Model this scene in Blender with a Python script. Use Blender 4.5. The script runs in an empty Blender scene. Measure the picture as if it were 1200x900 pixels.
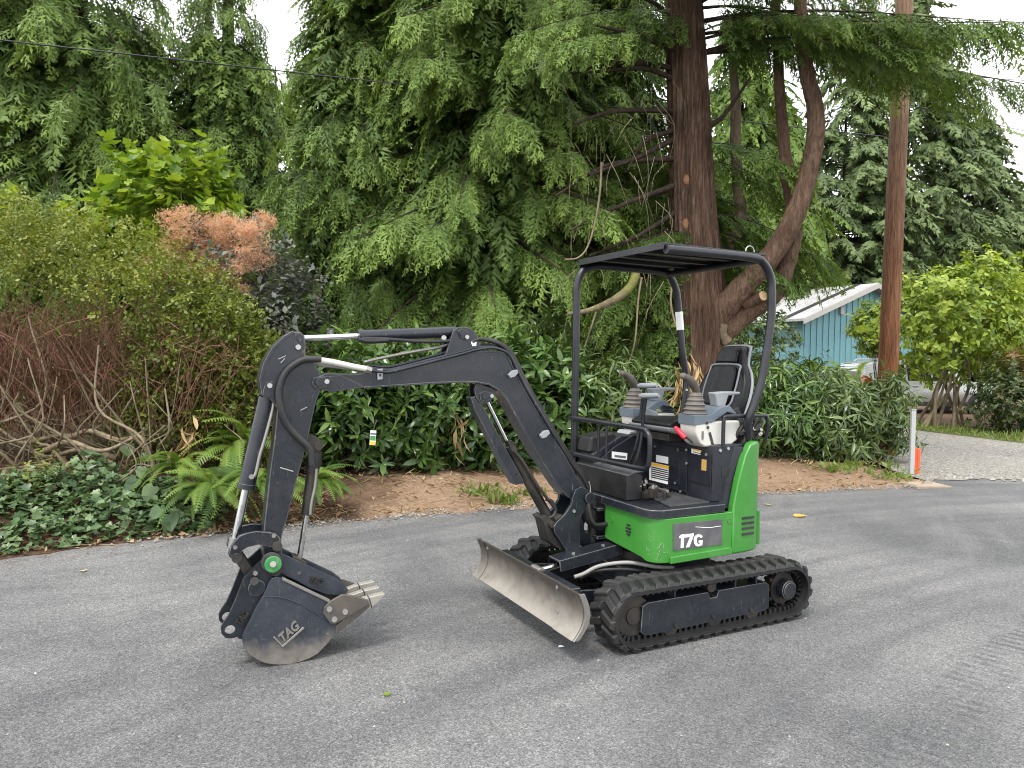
import bpy, bmesh, math, random
import numpy as np
from mathutils import Vector, Matrix

# ------------------------------------------------------------------ camera, sky, sun, exposure
SC = bpy.context.scene
COL = SC.collection
FPX, PITCH, EYE, ROLL = 855.0, 0.035, 1.617, 0.013      # focal length in pixels of a 1200 px wide frame
cam_d = bpy.data.cameras.new("camera")
cam = bpy.data.objects.new("camera", cam_d); COL.objects.link(cam)
cam_d.sensor_width = 36.0; cam_d.lens = FPX / 1200 * 36.0
cam_d.clip_start = 0.05; cam_d.clip_end = 2000
_c, _s = math.cos(PITCH), math.sin(PITCH)
_rx = Vector((1, 0, 0)); _dn = Vector((0, -_s, -_c)); _fw = Vector((0, _c, -_s))
_er = _rx * math.cos(ROLL) - _dn * math.sin(ROLL)
_ed = _rx * math.sin(ROLL) + _dn * math.cos(ROLL)
cam.matrix_world = Matrix(((_er.x, -_ed.x, -_fw.x, 0), (_er.y, -_ed.y, -_fw.y, 0), (_er.z, -_ed.z, -_fw.z, EYE), (0, 0, 0, 1)))
SC.camera = cam

SUN_EL, SUN_AZ = math.radians(58), math.radians(208)     # azimuth clockwise from +Y
world = bpy.data.worlds.new("World"); SC.world = world; world.use_nodes = True
wn = world.node_tree.nodes; wl = world.node_tree.links; wn.clear()
wo = wn.new("ShaderNodeOutputWorld"); wb = wn.new("ShaderNodeBackground"); wb.inputs[1].default_value = 0.12
sk = wn.new("ShaderNodeTexSky"); sk.sky_type = 'NISHITA'; sk.sun_disc = False
sk.sun_elevation = SUN_EL; sk.sun_rotation = SUN_AZ
wtc = wn.new("ShaderNodeTexCoord"); wno = wn.new("ShaderNodeTexNoise"); wno.inputs["Scale"].default_value = 2.2; wno.inputs["Detail"].default_value = 6
wrp = wn.new("ShaderNodeValToRGB"); wrp.color_ramp.elements[0].position = .30; wrp.color_ramp.elements[0].color = (.72, .72, .72, 1)
wrp.color_ramp.elements[1].position = .62; wrp.color_ramp.elements[1].color = (1, 1, 1, 1)
wmx = wn.new("ShaderNodeMix"); wmx.data_type = 'RGBA'
wmx.inputs["B"].default_value = (9.0, 9.15, 9.4, 1)         # cloud deck
wl.new(wtc.outputs["Generated"], wno.inputs["Vector"]); wl.new(wno.outputs["Fac"], wrp.inputs[0])
wl.new(wrp.outputs[0], wmx.inputs["Factor"]); wl.new(sk.outputs[0], wmx.inputs["A"])
wl.new(wmx.outputs["Result"], wb.inputs[0]); wl.new(wb.outputs[0], wo.inputs[0])

sun_d = bpy.data.lights.new("sun", 'SUN'); sun_d.energy = 1.5; sun_d.angle = math.radians(11); sun_d.color = (1, .965, .91)
sun = bpy.data.objects.new("sun", sun_d); COL.objects.link(sun)
_sd = Vector((math.sin(SUN_AZ) * math.cos(SUN_EL), math.cos(SUN_AZ) * math.cos(SUN_EL), math.sin(SUN_EL)))
sun.rotation_euler = (-_sd).to_track_quat('-Z', 'Y').to_euler(); sun.location = (0, 0, 30)
SC.view_settings.view_transform = 'Standard'; SC.view_settings.look = 'None'
SC.view_settings.exposure = 1.18; SC.view_settings.gamma = 1
SC.render.engine = 'CYCLES'
SC.cycles.use_denoising = True; SC.cycles.filter_width = 1.05
SC.cycles.max_bounces = 6; SC.cycles.diffuse_bounces = 3; SC.cycles.glossy_bounces = 3; SC.cycles.transmission_bounces = 3
SC.cycles.sample_clamp_indirect = 6

# ------------------------------------------------------------------ measuring helpers (photo pixel -> point on a given plane)
def ray(px, py):
    x = (px - 600) / FPX; y = (py - 450) / FPX
    cr, sr = math.cos(ROLL), math.sin(ROLL)
    x, y = x * cr + y * sr, -x * sr + y * cr
    return Vector((x, _c - y * _s, -y * _c - _s))
EYEP = Vector((0, 0, EYE))
def at_plane(px, py, p0, n):
    r = ray(px, py); return EYEP + r * ((p0 - EYEP).dot(n) / r.dot(n))
def at_depth(px, py, Y): return at_plane(px, py, Vector((0, Y, 0)), Vector((0, 1, 0)))
def at_z(px, py, z): return at_plane(px, py, Vector((0, 0, z)), Vector((0, 0, 1)))
MACH = Vector((.949, 4.796, 0)); MH = math.radians(207.0)
VH = Vector((math.cos(MH), math.sin(MH), 0)); VL = Vector((-VH.y, VH.x, 0))
def to_m(P):
    d = P - MACH; return Vector((d.dot(VH), d.dot(VL), d.z))
def from_m(x, y, z): return MACH + VH * x + VL * y + Vector((0, 0, z))
def my(px, py, y): return to_m(at_plane(px, py, from_m(0, y, 0), VL))
def mx(px, py, x): return to_m(at_plane(px, py, from_m(x, 0, 0), VH))
def mz(px, py, z): return to_m(at_z(px, py, z))
BPH = math.radians(205.0)
BH = Vector((math.cos(BPH), math.sin(BPH), 0)); BN = Vector((-BH.y, BH.x, 0))
BK = from_m(.40, -.12, 0)
def bp(px, py, o=0.0): return to_m(at_plane(px, py, BK + BN * o, BN))       # boom plane, offset o to the operator's left
BNM = Vector((BN.dot(VH), BN.dot(VL), 0))                                   # boom plane normal in machine axes
def bps(pts, o, ref=None):     # outline measured on the plane at offset ref, moved to offset o
    r = o if ref is None else ref; return [bp(x, y, r) + BNM * (o - r) for x, y in pts]

# ------------------------------------------------------------------ mesh helpers
class MB:
    def __init__(s): s.v = []; s.f = []
    def add(s, vs, fs):
        k = len(s.v); s.v += [tuple(v) for v in vs]; s.f += [tuple(i + k for i in f) for f in fs]; return s
    def box(s, c, d, R=None):
        c = Vector(c); h = [x / 2 for x in d]; vs = []
        for z in (-1, 1):
            for x, y in ((-1, -1), (1, -1), (1, 1), (-1, 1)):
                p = Vector((x * h[0], y * h[1], z * h[2])); p = R @ p if R else p
                vs.append(c + p)
        return s.add(vs, [(3, 2, 1, 0), (4, 5, 6, 7), (0, 1, 5, 4), (1, 2, 6, 5), (2, 3, 7, 6), (3, 0, 4, 7)])
    def hexa(s, b, t):      # any four bottom and four top points
        return s.add(list(b) + list(t), [(3, 2, 1, 0), (4, 5, 6, 7), (0, 1, 5, 4), (1, 2, 6, 5), (2, 3, 7, 6), (3, 0, 4, 7)])
    def prism(s, pts, off):
        pts = [Vector(p) for p in pts]; off = Vector(off); n = len(pts)
        nrm = Vector((0, 0, 0))
        for i in range(n): nrm += pts[i].cross(pts[(i + 1) % n])
        if nrm.dot(off) > 0: pts = pts[::-1]
        return s.add(pts + [p + off for p in pts], [tuple(range(n)), tuple(range(2 * n - 1, n - 1, -1))] + [(i, i + n, (i + 1) % n + n, (i + 1) % n) for i in range(n)])
    def tube(s, path, r, seg=10, cap=True):
        P = [Vector(p) for p in path]; n = len(P)
        R = r if hasattr(r, '__len__') else [r] * n
        T = [(P[min(i + 1, n - 1)] - P[max(i - 1, 0)]).normalized() for i in range(n)]
        u = T[0].orthogonal().normalized(); vs = []
        for i in range(n):
            u = (u - T[i] * u.dot(T[i])); u = u.normalized() if u.length > 1e-6 else T[i].orthogonal().normalized()
            w = T[i].cross(u)
            for k in range(seg):
                a = 2 * math.pi * k / seg; vs.append(P[i] + (u * math.cos(a) + w * math.sin(a)) * R[i])
        fs = [(i * seg + k, i * seg + (k + 1) % seg, (i + 1) * seg + (k + 1) % seg, (i + 1) * seg + k) for i in range(n - 1) for k in range(seg)]
        if cap: fs += [tuple(range(seg - 1, -1, -1)), tuple((n - 1) * seg + k for k in range(seg))]
        return s.add(vs, fs)
    def cyl(s, a, b, r, seg=16, r2=None): return s.tube([a, b], [r, r if r2 is None else r2], seg)
    def ring(s, c, n, r0, r1, th, seg=20, a0=0, a1=2 * math.pi, up=None):   # flat annulus of thickness th
        c = Vector(c); n = Vector(n).normalized(); u = (Vector(up) if up else n.orthogonal()); u = (u - n * u.dot(n)).normalized(); w = n.cross(u)
        full = abs(a1 - a0 - 2 * math.pi) < 1e-6; m = seg if full else seg + 1; vs = []
        for i in range(m):
            a = a0 + (a1 - a0) * i / seg; d = u * math.cos(a) + w * math.sin(a)
            vs += [c + d * r0 - n * th / 2, c + d * r1 - n * th / 2, c + d * r1 + n * th / 2, c + d * r0 + n * th / 2]
        fs = []
        for i in range(seg):
            j = (i + 1) % m
            for k in range(4): fs.append((i * 4 + k, i * 4 + (k + 1) % 4, j * 4 + (k + 1) % 4, j * 4 + k)[::-1])
        if not full: fs += [(0, 1, 2, 3), (seg * 4 + 3, seg * 4 + 2, seg * 4 + 1, seg * 4)]
        return s.add(vs, fs)
    def sphere(s, c, r, seg=10, rings=6, sc=(1, 1, 1)):
        c = Vector(c); vs = [c + Vector((0, 0, r * sc[2]))]; fs = []
        for i in range(1, rings):
            t = math.pi * i / rings
            for k in range(seg):
                a = 2 * math.pi * k / seg
                vs.append(c + Vector((r * sc[0] * math.sin(t) * math.cos(a), r * sc[1] * math.sin(t) * math.sin(a), r * sc[2] * math.cos(t))))
        vs.append(c - Vector((0, 0, r * sc[2])))
        for k in range(seg): fs.append((0, 1 + k, 1 + (k + 1) % seg))
        for i in range(rings - 2):
            for k in range(seg): fs.append((1 + i * seg + k, 1 + (i + 1) * seg + k, 1 + (i + 1) * seg + (k + 1) % seg, 1 + i * seg + (k + 1) % seg))
        b = len(vs) - 1
        for k in range(seg): fs.append((b, 1 + (rings - 2) * seg + (k + 1) % seg, 1 + (rings - 2) * seg + k))
        return s.add(vs, fs)
    def grid(s, rows, closed=False):     # rows of equal length
        n = len(rows[0]); vs = [p for r in rows for p in r]; fs = []
        for i in range(len(rows) - 1):
            for k in range(n if closed else n - 1): fs.append((i * n + k, i * n + (k + 1) % n, (i + 1) * n + (k + 1) % n, (i + 1) * n + k))
        return s.add(vs, fs)
    def mesh(s, name, m, smooth=None):
        me = bpy.data.meshes.new(name); me.from_pydata(s.v, [], s.f); me.update()
        if m: me.materials.append(m)
        if smooth is not None:
            me.polygons.foreach_set('use_smooth', [True] * len(me.polygons)); me.set_sharp_from_angle(angle=math.radians(smooth))
        return me

def link(name, me, parent=None, loc=None):
    o = bpy.data.objects.new(name, me); COL.objects.link(o)
    if parent: o.parent = parent
    if loc is not None: o.location = loc
    return o
def part(name, mb, m, parent=None, smooth=35, bevel=0, label=None, solid=0, normals=True):
    me = mb.mesh(name, m, None)
    if normals:
        bm = bmesh.new(); bm.from_mesh(me); bmesh.ops.recalc_face_normals(bm, faces=bm.faces); bm.to_mesh(me); bm.free()
    if smooth is not None:
        me.polygons.foreach_set('use_smooth', [True] * len(me.polygons)); me.set_sharp_from_angle(angle=math.radians(smooth))
    o = link(name, me, parent)
    if solid:
        md = o.modifiers.new('solid', 'SOLIDIFY'); md.thickness = solid; md.offset = -1
    if bevel:
        md = o.modifiers.new('bevel', 'BEVEL'); md.width = bevel; md.segments = 2; md.limit_method = 'ANGLE'; md.angle_limit = math.radians(40); md.harden_normals = True
        if m is M.get('charcoal') and 'edge' in M: me.materials.append(M['edge']); md.material = 1
    if label: o['label'] = label
    return o
def tag(o, label=None, cat=None, group=None, kind=None):
    if label: o['label'] = label
    if cat: o['category'] = cat
    if group: o['group'] = group
    if kind: o['kind'] = kind
    return o
def thing(name, label, cat, loc=(0, 0, 0), rz=0, group=None):
    o = bpy.data.objects.new(name, None); COL.objects.link(o); o.location = loc; o.rotation_euler = (0, 0, rz); o.empty_display_size = .2
    return tag(o, label, cat, group)
def smooth_path(pts, n=6):
    P = [Vector(p) for p in pts]; P = [P[0] * 2 - P[1]] + P + [P[-1] * 2 - P[-2]]; out = []
    for i in range(1, len(P) - 2):
        a, b, c, d = P[i - 1:i + 3]
        for k in range(n):
            t = k / n
            out.append(.5 * ((2 * b) + (c - a) * t + (2 * a - 5 * b + 4 * c - d) * t * t + (3 * b - a - 3 * c + d) * t ** 3))
    out.append(P[-2]); return out
def text_mesh(txt, size, extrude, m, bold=0.0, sx=1.0, shear=0.0):
    cu = bpy.data.curves.new('lettering', 'FONT'); cu.body = txt; cu.size = size; cu.extrude = extrude; cu.offset = bold; cu.align_x = 'CENTER'; cu.align_y = 'CENTER'; cu.shear = shear
    o = bpy.data.objects.new('lettering', cu); COL.objects.link(o)
    dg = bpy.context.evaluated_depsgraph_get(); me = bpy.data.meshes.new_from_object(o.evaluated_get(dg)); bpy.data.objects.remove(o)
    me.materials.clear(); me.materials.append(m)
    for v in me.vertices: v.co.x *= sx
    return me

# ------------------------------------------------------------------ materials
def newmat(name):
    m = bpy.data.materials.new(name); m.use_nodes = True; nt = m.node_tree; nt.nodes.clear()
    out = nt.nodes.new('ShaderNodeOutputMaterial'); b = nt.nodes.new('ShaderNodeBsdfPrincipled'); nt.links.new(b.outputs[0], out.inputs[0])
    return m, nt, b, out
def N(nt, t, **kw):
    n = nt.nodes.new(t)
    for k, v in kw.items():
        if k in n.inputs: n.inputs[k].default_value = v
        else: setattr(n, k, v)
    return n
def ramp(nt, src, stops):
    r = nt.nodes.new('ShaderNodeValToRGB'); e = r.color_ramp.elements
    while len(e) < len(stops): e.new(.5)
    for i, (p, c) in enumerate(stops):
        e[i].position = p; e[i].color = (c if len(c) == 4 else (*c, 1)) if hasattr(c, '__len__') else (c, c, c, 1)
    nt.links.new(src, r.inputs[0]); return r.outputs[0]
def noise(nt, vec, scale, detail=4, rough=.55, dist=0):
    n = N(nt, 'ShaderNodeTexNoise'); n.inputs['Scale'].default_value = scale; n.inputs['Detail'].default_value = detail; n.inputs['Roughness'].default_value = rough; n.inputs['Distortion'].default_value = dist
    nt.links.new(vec, n.inputs['Vector']); return n.outputs['Fac']
def mapping(nt, vec, scale=(1, 1, 1), rot=(0, 0, 0)):
    mp = N(nt, 'ShaderNodeMapping'); mp.inputs['Scale'].default_value = scale; mp.inputs['Rotation'].default_value = rot
    nt.links.new(vec, mp.inputs['Vector']); return mp.outputs[0]
def mixc(nt, fac, a, b, mode='MIX'):
    m = N(nt, 'ShaderNodeMix', data_type='RGBA', blend_type=mode)
    for k, v in (('Factor', fac), ('A', a), ('B', b)):
        if hasattr(v, 'links'): nt.links.new(v, m.inputs[k])
        elif k == 'Factor': m.inputs[0].default_value = v
        else: m.inputs[k].default_value = (*v, 1) if len(v) == 3 else v
    if hasattr(fac, 'links'): nt.links.new(fac, m.inputs[0])
    return m.outputs['Result']
def bump(nt, h, b, strength=.3, dist=.01):
    n = N(nt, 'ShaderNodeBump'); n.inputs['Strength'].default_value = strength; n.inputs['Distance'].default_value = dist
    nt.links.new(h, n.inputs['Height']); nt.links.new(n.outputs[0], b.inputs['Normal']); return n
def paint(name, col, rough=.4, worn=(.30, .29, .27), wear=.0, dust=(.28, .25, .21), dusty=.15, metal=0, bumpy=.05, coat=0, vary=.25):
    m, nt, b, out = newmat(name); tc = N(nt, 'ShaderNodeTexCoord').outputs['Object']
    n1 = noise(nt, tc, 6, 5); n2 = noise(nt, tc, 38, 6, .65); n3 = noise(nt, mapping(nt, tc, (30, 30, 4), (.5, .4, 0)), 3, 5, .6, .6)
    c = mixc(nt, ramp(nt, n1, [(.3, 0.), (.7, vary)]), col, tuple(x * 1.9 + .004 for x in col))
    d = ramp(nt, n1, [(.42, 0.), (.75, dusty)]); c = mixc(nt, d, c, dust)
    if wear:
        w = ramp(nt, n3, [(.66 - .1 * wear, 0.), (.72, min(1, wear))]); c = mixc(nt, w, c, worn)
        w2 = ramp(nt, n2, [(.70 - .06 * wear, 0.), (.74, min(1, wear))]); c = mixc(nt, w2, c, worn)
    nt.links.new(c, b.inputs['Base Color'])
    nt.links.new(ramp(nt, n2, [(.3, max(0, rough - .08)), (.7, min(1, rough + .14))]), b.inputs['Roughness'])
    b.inputs['Metallic'].default_value = metal; b.inputs['Coat Weight'].default_value = coat
    bump(nt, n2, b, bumpy, .004); return m
M = {}
M['charcoal'] = paint('charcoal paint', (.0085, .0112, .0165), .30, wear=.30, dusty=.035, coat=.1)
M['navy'] = paint('dark navy panel paint', (.0075, .009, .015), .40, wear=.18, dusty=.05)
M['tubepaint'] = paint('black tube paint', (.009, .010, .014), .30, wear=.1, dusty=.03)
M['black'] = paint('black plastic', (.0085, .0085, .0095), .42, dusty=.05)
M['lip'] = paint('dusty black with painted sheen', (.05, .052, .058), .45, dusty=.2)  # sky reflection on the cover lip painted in as lighter grey
M['edge'] = paint('rubbed paint edge', (.055, .058, .064), .42, worn=(.34, .33, .31), wear=.75, dusty=.3, metal=.2)
M['grime'] = paint('greasy black metal', (.009, .0085, .008), .5, wear=.45, worn=(.16, .10, .06), dusty=.4, dust=(.10, .08, .06), bumpy=.25)
M['rubber'] = paint('worn black rubber', (.007, .007, .0075), .5, worn=(.09, .085, .08), wear=.22, dusty=.12, dust=(.06, .057, .052), bumpy=.3)
M['lug'] = paint('dusty rubber tread', (.0095, .0093, .009), .55, worn=(.14, .13, .115), wear=.35, dusty=.45, dust=(.060, .057, .051), bumpy=.35)
M['green'] = paint('green machine paint', (.034, .20, .022), .36, worn=(.26, .36, .22), wear=.26, dusty=.22, dust=(.12, .24, .09), coat=.25, bumpy=.04, vary=.12)
M['greendark'] = paint('chipped green pin paint', (.03, .20, .05), .5, worn=(.3, .33, .28), wear=.6, dusty=.4)
M['chrome'] = paint('chromed rod', (.55, .55, .55), .18, dusty=.15, metal=1, bumpy=.02, vary=.1)
M['steel'] = paint('bare steel', (.30, .285, .265), .42, worn=(.2, .13, .08), wear=.35, dusty=.35, metal=.85, bumpy=.15)
M['bolt'] = paint('zinc bolt', (.42, .42, .41), .4, dusty=.3, metal=.8)
M['seat'] = paint('black vinyl', (.006, .006, .0065), .33, dusty=.0, bumpy=.03, wear=0)
for _n in M['seat'].node_tree.nodes:
    if _n.type == 'BSDF_PRINCIPLED': _n.inputs['Specular IOR Level'].default_value = .28
M['trim'] = paint('pale grey seat trim', (.24, .25, .26), .5, dusty=.15)
M['seatgrey'] = paint('dull grey seat edge', (.11, .115, .12), .5, dusty=.1)
M['armgrey'] = paint('grey armrest plastic', (.20, .215, .23), .5, dusty=.15)
M['bluegrey'] = paint('blue grey console plastic', (.095, .12, .145), .5, dusty=.15)
M['cream'] = paint('off white console plastic', (.50, .49, .45), .45, dusty=.25, dust=(.5, .46, .38))
M['boot'] = paint('tan grey rubber boot', (.105, .095, .083), .7, dusty=.5, dust=(.26, .22, .17), bumpy=.2)
M['grip'] = paint('brown grey joystick grip', (.055, .046, .038), .6, dusty=.3)
M['red'] = paint('red plastic', (.55, .015, .035), .4, dusty=.1)
M['white'] = paint('white print', (.80, .80, .78), .5, dusty=.12)
M['yellow'] = paint('yellow print', (.80, .44, .03), .5, dusty=.1)
M['ink'] = paint('black print', (.012, .012, .014), .5, dusty=.1)
M['plate'] = paint('scuffed dark nameplate', (.070, .068, .076), .5, worn=(.3, .3, .3), wear=.25, dusty=.25)
M['sight'] = paint('amber sight glass', (.42, .25, .07), .2, dusty=.3)
M['hosegrey'] = paint('grey hose', (.27, .26, .25), .6, dusty=.5)
M['hose'] = paint('black hose', (.011, .011, .012), .55, dusty=.08, bumpy=.4)

def bucket_mat(name, top, low, zmid, zr):
    m, nt, b, out = newmat(name); tc = N(nt, 'ShaderNodeTexCoord').outputs['Object']
    n1 = noise(nt, tc, 9, 6, .65); n2 = noise(nt, tc, 60, 5, .7); n3 = noise(nt, mapping(nt, tc, (8, 8, 45), (.3, .9, 0)), 2, 5, .6, 1.2)
    sx = N(nt, 'ShaderNodeSeparateXYZ'); nt.links.new(tc, sx.inputs[0])
    a = N(nt, 'ShaderNodeMath', operation='MULTIPLY_ADD'); nt.links.new(n1, a.inputs[0]); a.inputs[1].default_value = .28; nt.links.new(sx.outputs[2], a.inputs[2])
    wr = N(nt, 'ShaderNodeMapRange'); wr.inputs['From Min'].default_value = zmid + .14 + zr; wr.inputs['From Max'].default_value = zmid + .14 - zr; nt.links.new(a.outputs[0], wr.inputs[0])
    c = mixc(nt, ramp(nt, n1, [(.35, 0.), (.7, .6)]), top, tuple(x * 1.8 for x in top))
    c = mixc(nt, wr.outputs[0], c, low)
    c = mixc(nt, ramp(nt, n1, [(.62, 0.), (.75, .5)]), c, (.10, .055, .035))
    n4 = noise(nt, mapping(nt, tc, (70, 10, 8), (.2, 1.4, .5)), 2, 5, .6, 1.5); c = mixc(nt, ramp(nt, n3, [(.62, 0.), (.74, .22)]), c, (.30, .30, .30)); c = mixc(nt, ramp(nt, n4, [(.60, 0.), (.72, .3)]), c, (.32, .32, .31))
    c = mixc(nt, ramp(nt, n2, [(.66, 0.), (.72, .6)]), c, (.42, .41, .39))
    nt.links.new(c, b.inputs['Base Color']); b.inputs['Metallic'].default_value = .45
    nt.links.new(ramp(nt, n2, [(.3, .36), (.7, .62)]), b.inputs['Roughness']); bump(nt, n2, b, .25, .003); return m
M['bucket'] = bucket_mat('scraped dark bucket steel', (.036, .041, .052), (.26, .235, .20), .085, .07)
M['bladesteel'] = bucket_mat('polished blade steel', (.070, .058, .050), (.355, .325, .28), .25, .11)
M['cutter'] = paint('worn dark cutter steel', (.10, .092, .083), .42, worn=(.34, .31, .27), wear=.45, dusty=.45, dust=(.22, .17, .12), metal=.5, bumpy=.2)
M['tooth'] = paint('polished tooth steel', (.36, .34, .30), .38, worn=(.16, .12, .08), wear=.45, dusty=.3, metal=.5)
# ------------------------------------------------------------------ the mini excavator
EX = thing('mini_excavator', 'green and black mini excavator with open canopy standing on rubber tracks on the asphalt', 'excavator', MACH, MH)

def bolt_mb(c, n, r=.011, h=.008):
    n = Vector(n).normalized(); return MB().cyl(Vector(c), Vector(c) + n * h, r, 6)
def bolts(pts, n, parent, r=.011, h=.008, m='bolt', name='bolt'):
    for p in pts: part(name, bolt_mb(p, n, r, h), M[m], parent, 30)

# ---- tracks
XI, XS, CZ, RB = .59, -.59, .190, .170
def stadium(s):       # arclength -> (x, z, tangent angle); starts at top rear going forward
    L = XI - XS; A = math.pi * RB; P = 2 * L + 2 * A; s %= P
    if s < L: return XS + s, CZ + RB, 0.0
    s -= L
    if s < A:
        a = s / RB; return XI + RB * math.sin(a), CZ + RB * math.cos(a), -a
    s -= A
    if s < L: return XI - s, CZ - RB, -math.pi
    s -= L
    a = math.pi + s / RB; return XS + RB * math.sin(a), CZ + RB * math.cos(a), -a
PER = 2 * (XI - XS) + 2 * math.pi * RB
def lug_mesh(sgn):
    mb = MB(); y0, y1 = .004, .118; sh = .036
    def P(x, y, z): return Vector((x, y * sgn, z))
    b = [P(-.029, y0, -.004), P(.029, y0, -.004), P(.029 + sh, y1, -.016), P(-.029 + sh, y1, -.016)]
    t = [P(-.019, y0 + .006, .018), P(.019, y0 + .006, .018), P(.018 + sh, y1 - .010, .012), P(-.018 + sh, y1 - .010, .012)]
    if sgn < 0: b, t = b[::-1], t[::-1]
    mb.hexa(b, t); me = mb.mesh('track_lug', M['lug'], None)
    bm = bmesh.new(); bm.from_mesh(me); bmesh.ops.recalc_face_normals(bm, faces=bm.faces)
    bmesh.ops.bevel(bm, geom=[e for e in bm.edges], offset=.004, segments=1, affect='EDGES'); bm.to_mesh(me); bm.free(); return me
LUGM = {1: lug_mesh(1), -1: lug_mesh(-1)}
def make_track(side):
    yc = .525 * side; w = .115
    sec = [(-w, -.034), (w, -.034), (w, -.014), (w - .014, 0), (-w + .014, 0), (-w, -.014)]
    rows = []; n = 120
    for i in range(n + 1):
        x, z, a = stadium(PER * i / n); nx, nz = -math.sin(a), math.cos(a)
        rows.append([Vector((x + nx * r, yc + y, z + nz * r)) for y, r in sec])
    belt = part('rubber_track', MB().grid(rows, closed=True), M['rubber'], EX, 40)
    k = 41
    for i in range(k):
        for sgn in (1, -1):
            s = PER * (i + (.5 if sgn < 0 else 0)) / k; x, z, a = stadium(s)
            o = link('track_lug', LUGM[sgn], belt)
            o.matrix_local = Matrix.Translation((x, yc, z)) @ Matrix.Rotation(-a, 4, 'Y')
    g = MB()
    for i in range(82):
        x, z, a = stadium(PER * i / 82); nx, nz = -math.sin(a), math.cos(a)
        for yy in (-.05, .05):
            g.box((x - nx * .046, yc + yy, z - nz * .046), (.018, .03, .03), Matrix.Rotation(-a, 3, 'Y'))
    gt = part('guide_teeth', g, M['rubber'], belt, None); gt['kind'] = 'stuff'
    # side frame
    f = MB(); yo = yc + side * .075; th = -side * .15
    o = [(.545, .10), (.535, .245), (.50, .262), (.06, .262), (.045, .225), (-.005, .225), (-.02, .262), (-.40, .262), (-.43, .24), (-.43, .10), (-.40, .085), (.50, .075), (.53, .085)]
    f.prism([(x, yo, z) for x, z in o], (0, th, 0))
    fr = part('track_frame', f, M['charcoal'], EX, 30, .004)
    bolts([(.30, yo, .10), (.02, yo, .11), (-.28, yo, .105)], (0, side, 0), fr, .012, .012, 'grime')
    for xx in (.33, .0, -.30):
        r = part('track_roller', MB().cyl((xx, yc - .07, .105), (xx, yc + .07, .105), .058, 20), M['grime'], EX, 35)
    part('carrier_roller', MB().cyl((.02, yc - .06, .285), (.02, yc + .06, .285), .034, 16), M['grime'], EX, 35)
    for xx in (.30, -.16, -.33): part('frame_rib', MB().box((xx, yc + side * .03, .285), (.012, .07, .05)), M['charcoal'], fr, 30)
    part('idler', MB().cyl((XI - .01, yc - .05, CZ), (XI - .01, yc + .05, CZ), .115, 28).cyl((XI - .01, yc - .058, CZ), (XI - .01, yc + .058, CZ), .05, 20), M['grime'], EX, 35, .004)
    sp = MB().cyl((XS, yc - .03, CZ), (XS, yc + .03, CZ), .10, 28)
    for q in range(11):
        a = 2 * math.pi * q / 11; sp.box((XS + .105 * math.cos(a), yc, CZ + .105 * math.sin(a)), (.03, .05, .022), Matrix.Rotation(-a, 3, 'Y'))
    spo = part('sprocket', sp, M['grime'], EX, 35)
    part('hub_cap', MB().cyl((XS, yc + side * .03, CZ), (XS, yc + side * .088, CZ), .060, 28).cyl((XS, yc + side * .088, CZ), (XS, yc + side * .096, CZ), .05, 28), M['charcoal'], spo, 35, .004)
    bolts([(XS + .04 * math.cos(a), yc + side * .096, CZ + .04 * math.sin(a)) for a in (.4, 1.65, 2.9, 4.15, 5.4)], (0, side, 0), spo, .006, .005, 'grime')
for sd in (1, -1): make_track(sd)

# ---- centre frame, slewing ring, blade
cf = MB().box((.0, 0, .26), (.66, .82, .10)).box((.0, 0, .33), (.52, .52, .06)).box((.22, 0, .20), (.16, .84, .12)).box((-.22, 0, .20), (.16, .84, .12))
part('centre_frame', cf, M['charcoal'], EX, 30, .006)
part('slew_ring', MB().cyl((0, 0, .36), (0, 0, .405), .30, 48).cyl((0, 0, .405), (0, 0, .45), .26, 48), M['grime'], EX, 35)
# curved blade: profile in x, z (front face concave)
xb, zb, hb, db = .985, .145, .245, .032
def blade_prof(n=14):
    out = []
    for i in range(n + 1):
        t = i / n; z = zb + hb * t
        x = xb + db * (1 - t) - .052 * math.sin(math.pi * t ** .9)
        out.append((x, z))
    return out
PR = blade_prof()
def blade_sheet(y0, y1, name, parent, dx=0, th=.018):
    f = [Vector((x + dx, 0, z)) for x, z in PR]; b = [Vector((x + dx - th, 0, z)) for x, z in PR]
    ny = 2; mb = MB()
    ring_ = f + b[::-1]
    mb.prism([Vector((p.x, y0, p.z)) for p in ring_], (0, y1 - y0, 0))
    return part(name, mb, M['bladesteel'], parent, 30, .002)
BL = blade_sheet(-.545, .437, 'dozer_blade', EX)
for sd in (1, -1):
    e = blade_sheet((.44 if sd > 0 else .548) * sd, .64 * sd, 'blade_extension', BL, .006)
    part('end_plate', MB().prism([Vector((x + .004, sd * .645, z)) for x, z in PR] + [Vector((x - .03, sd * .645, z)) for x, z in PR][::-1], (0, .012 * sd, 0)), M['steel'], e, 30, .002)
    yb = .40 if sd > 0 else -.51
    bolts([(PR[12][0], yb, PR[12][1])] + ([(PR[4][0] + .001, yb, PR[4][1])] if sd > 0 else []), (1, 0, .1), BL, .012, .006)
part('blade_rib', MB().box((xb - .105, 0, .33), (.06, .90, .04)).box((xb - .10, 0, .20), (.06, .90, .04)), M['charcoal'], EX, 30, .004)
for sd in (1, -1):
    part('blade_arm', MB().prism([(.30, .27 * sd, .235), (.30, .27 * sd, .16), (.92, .30 * sd, .16), (.925, .30 * sd, .30), (.80, .295 * sd, .285)], (0, .022 * sd, 0)), M['charcoal'], EX, 30, .003)
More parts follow.
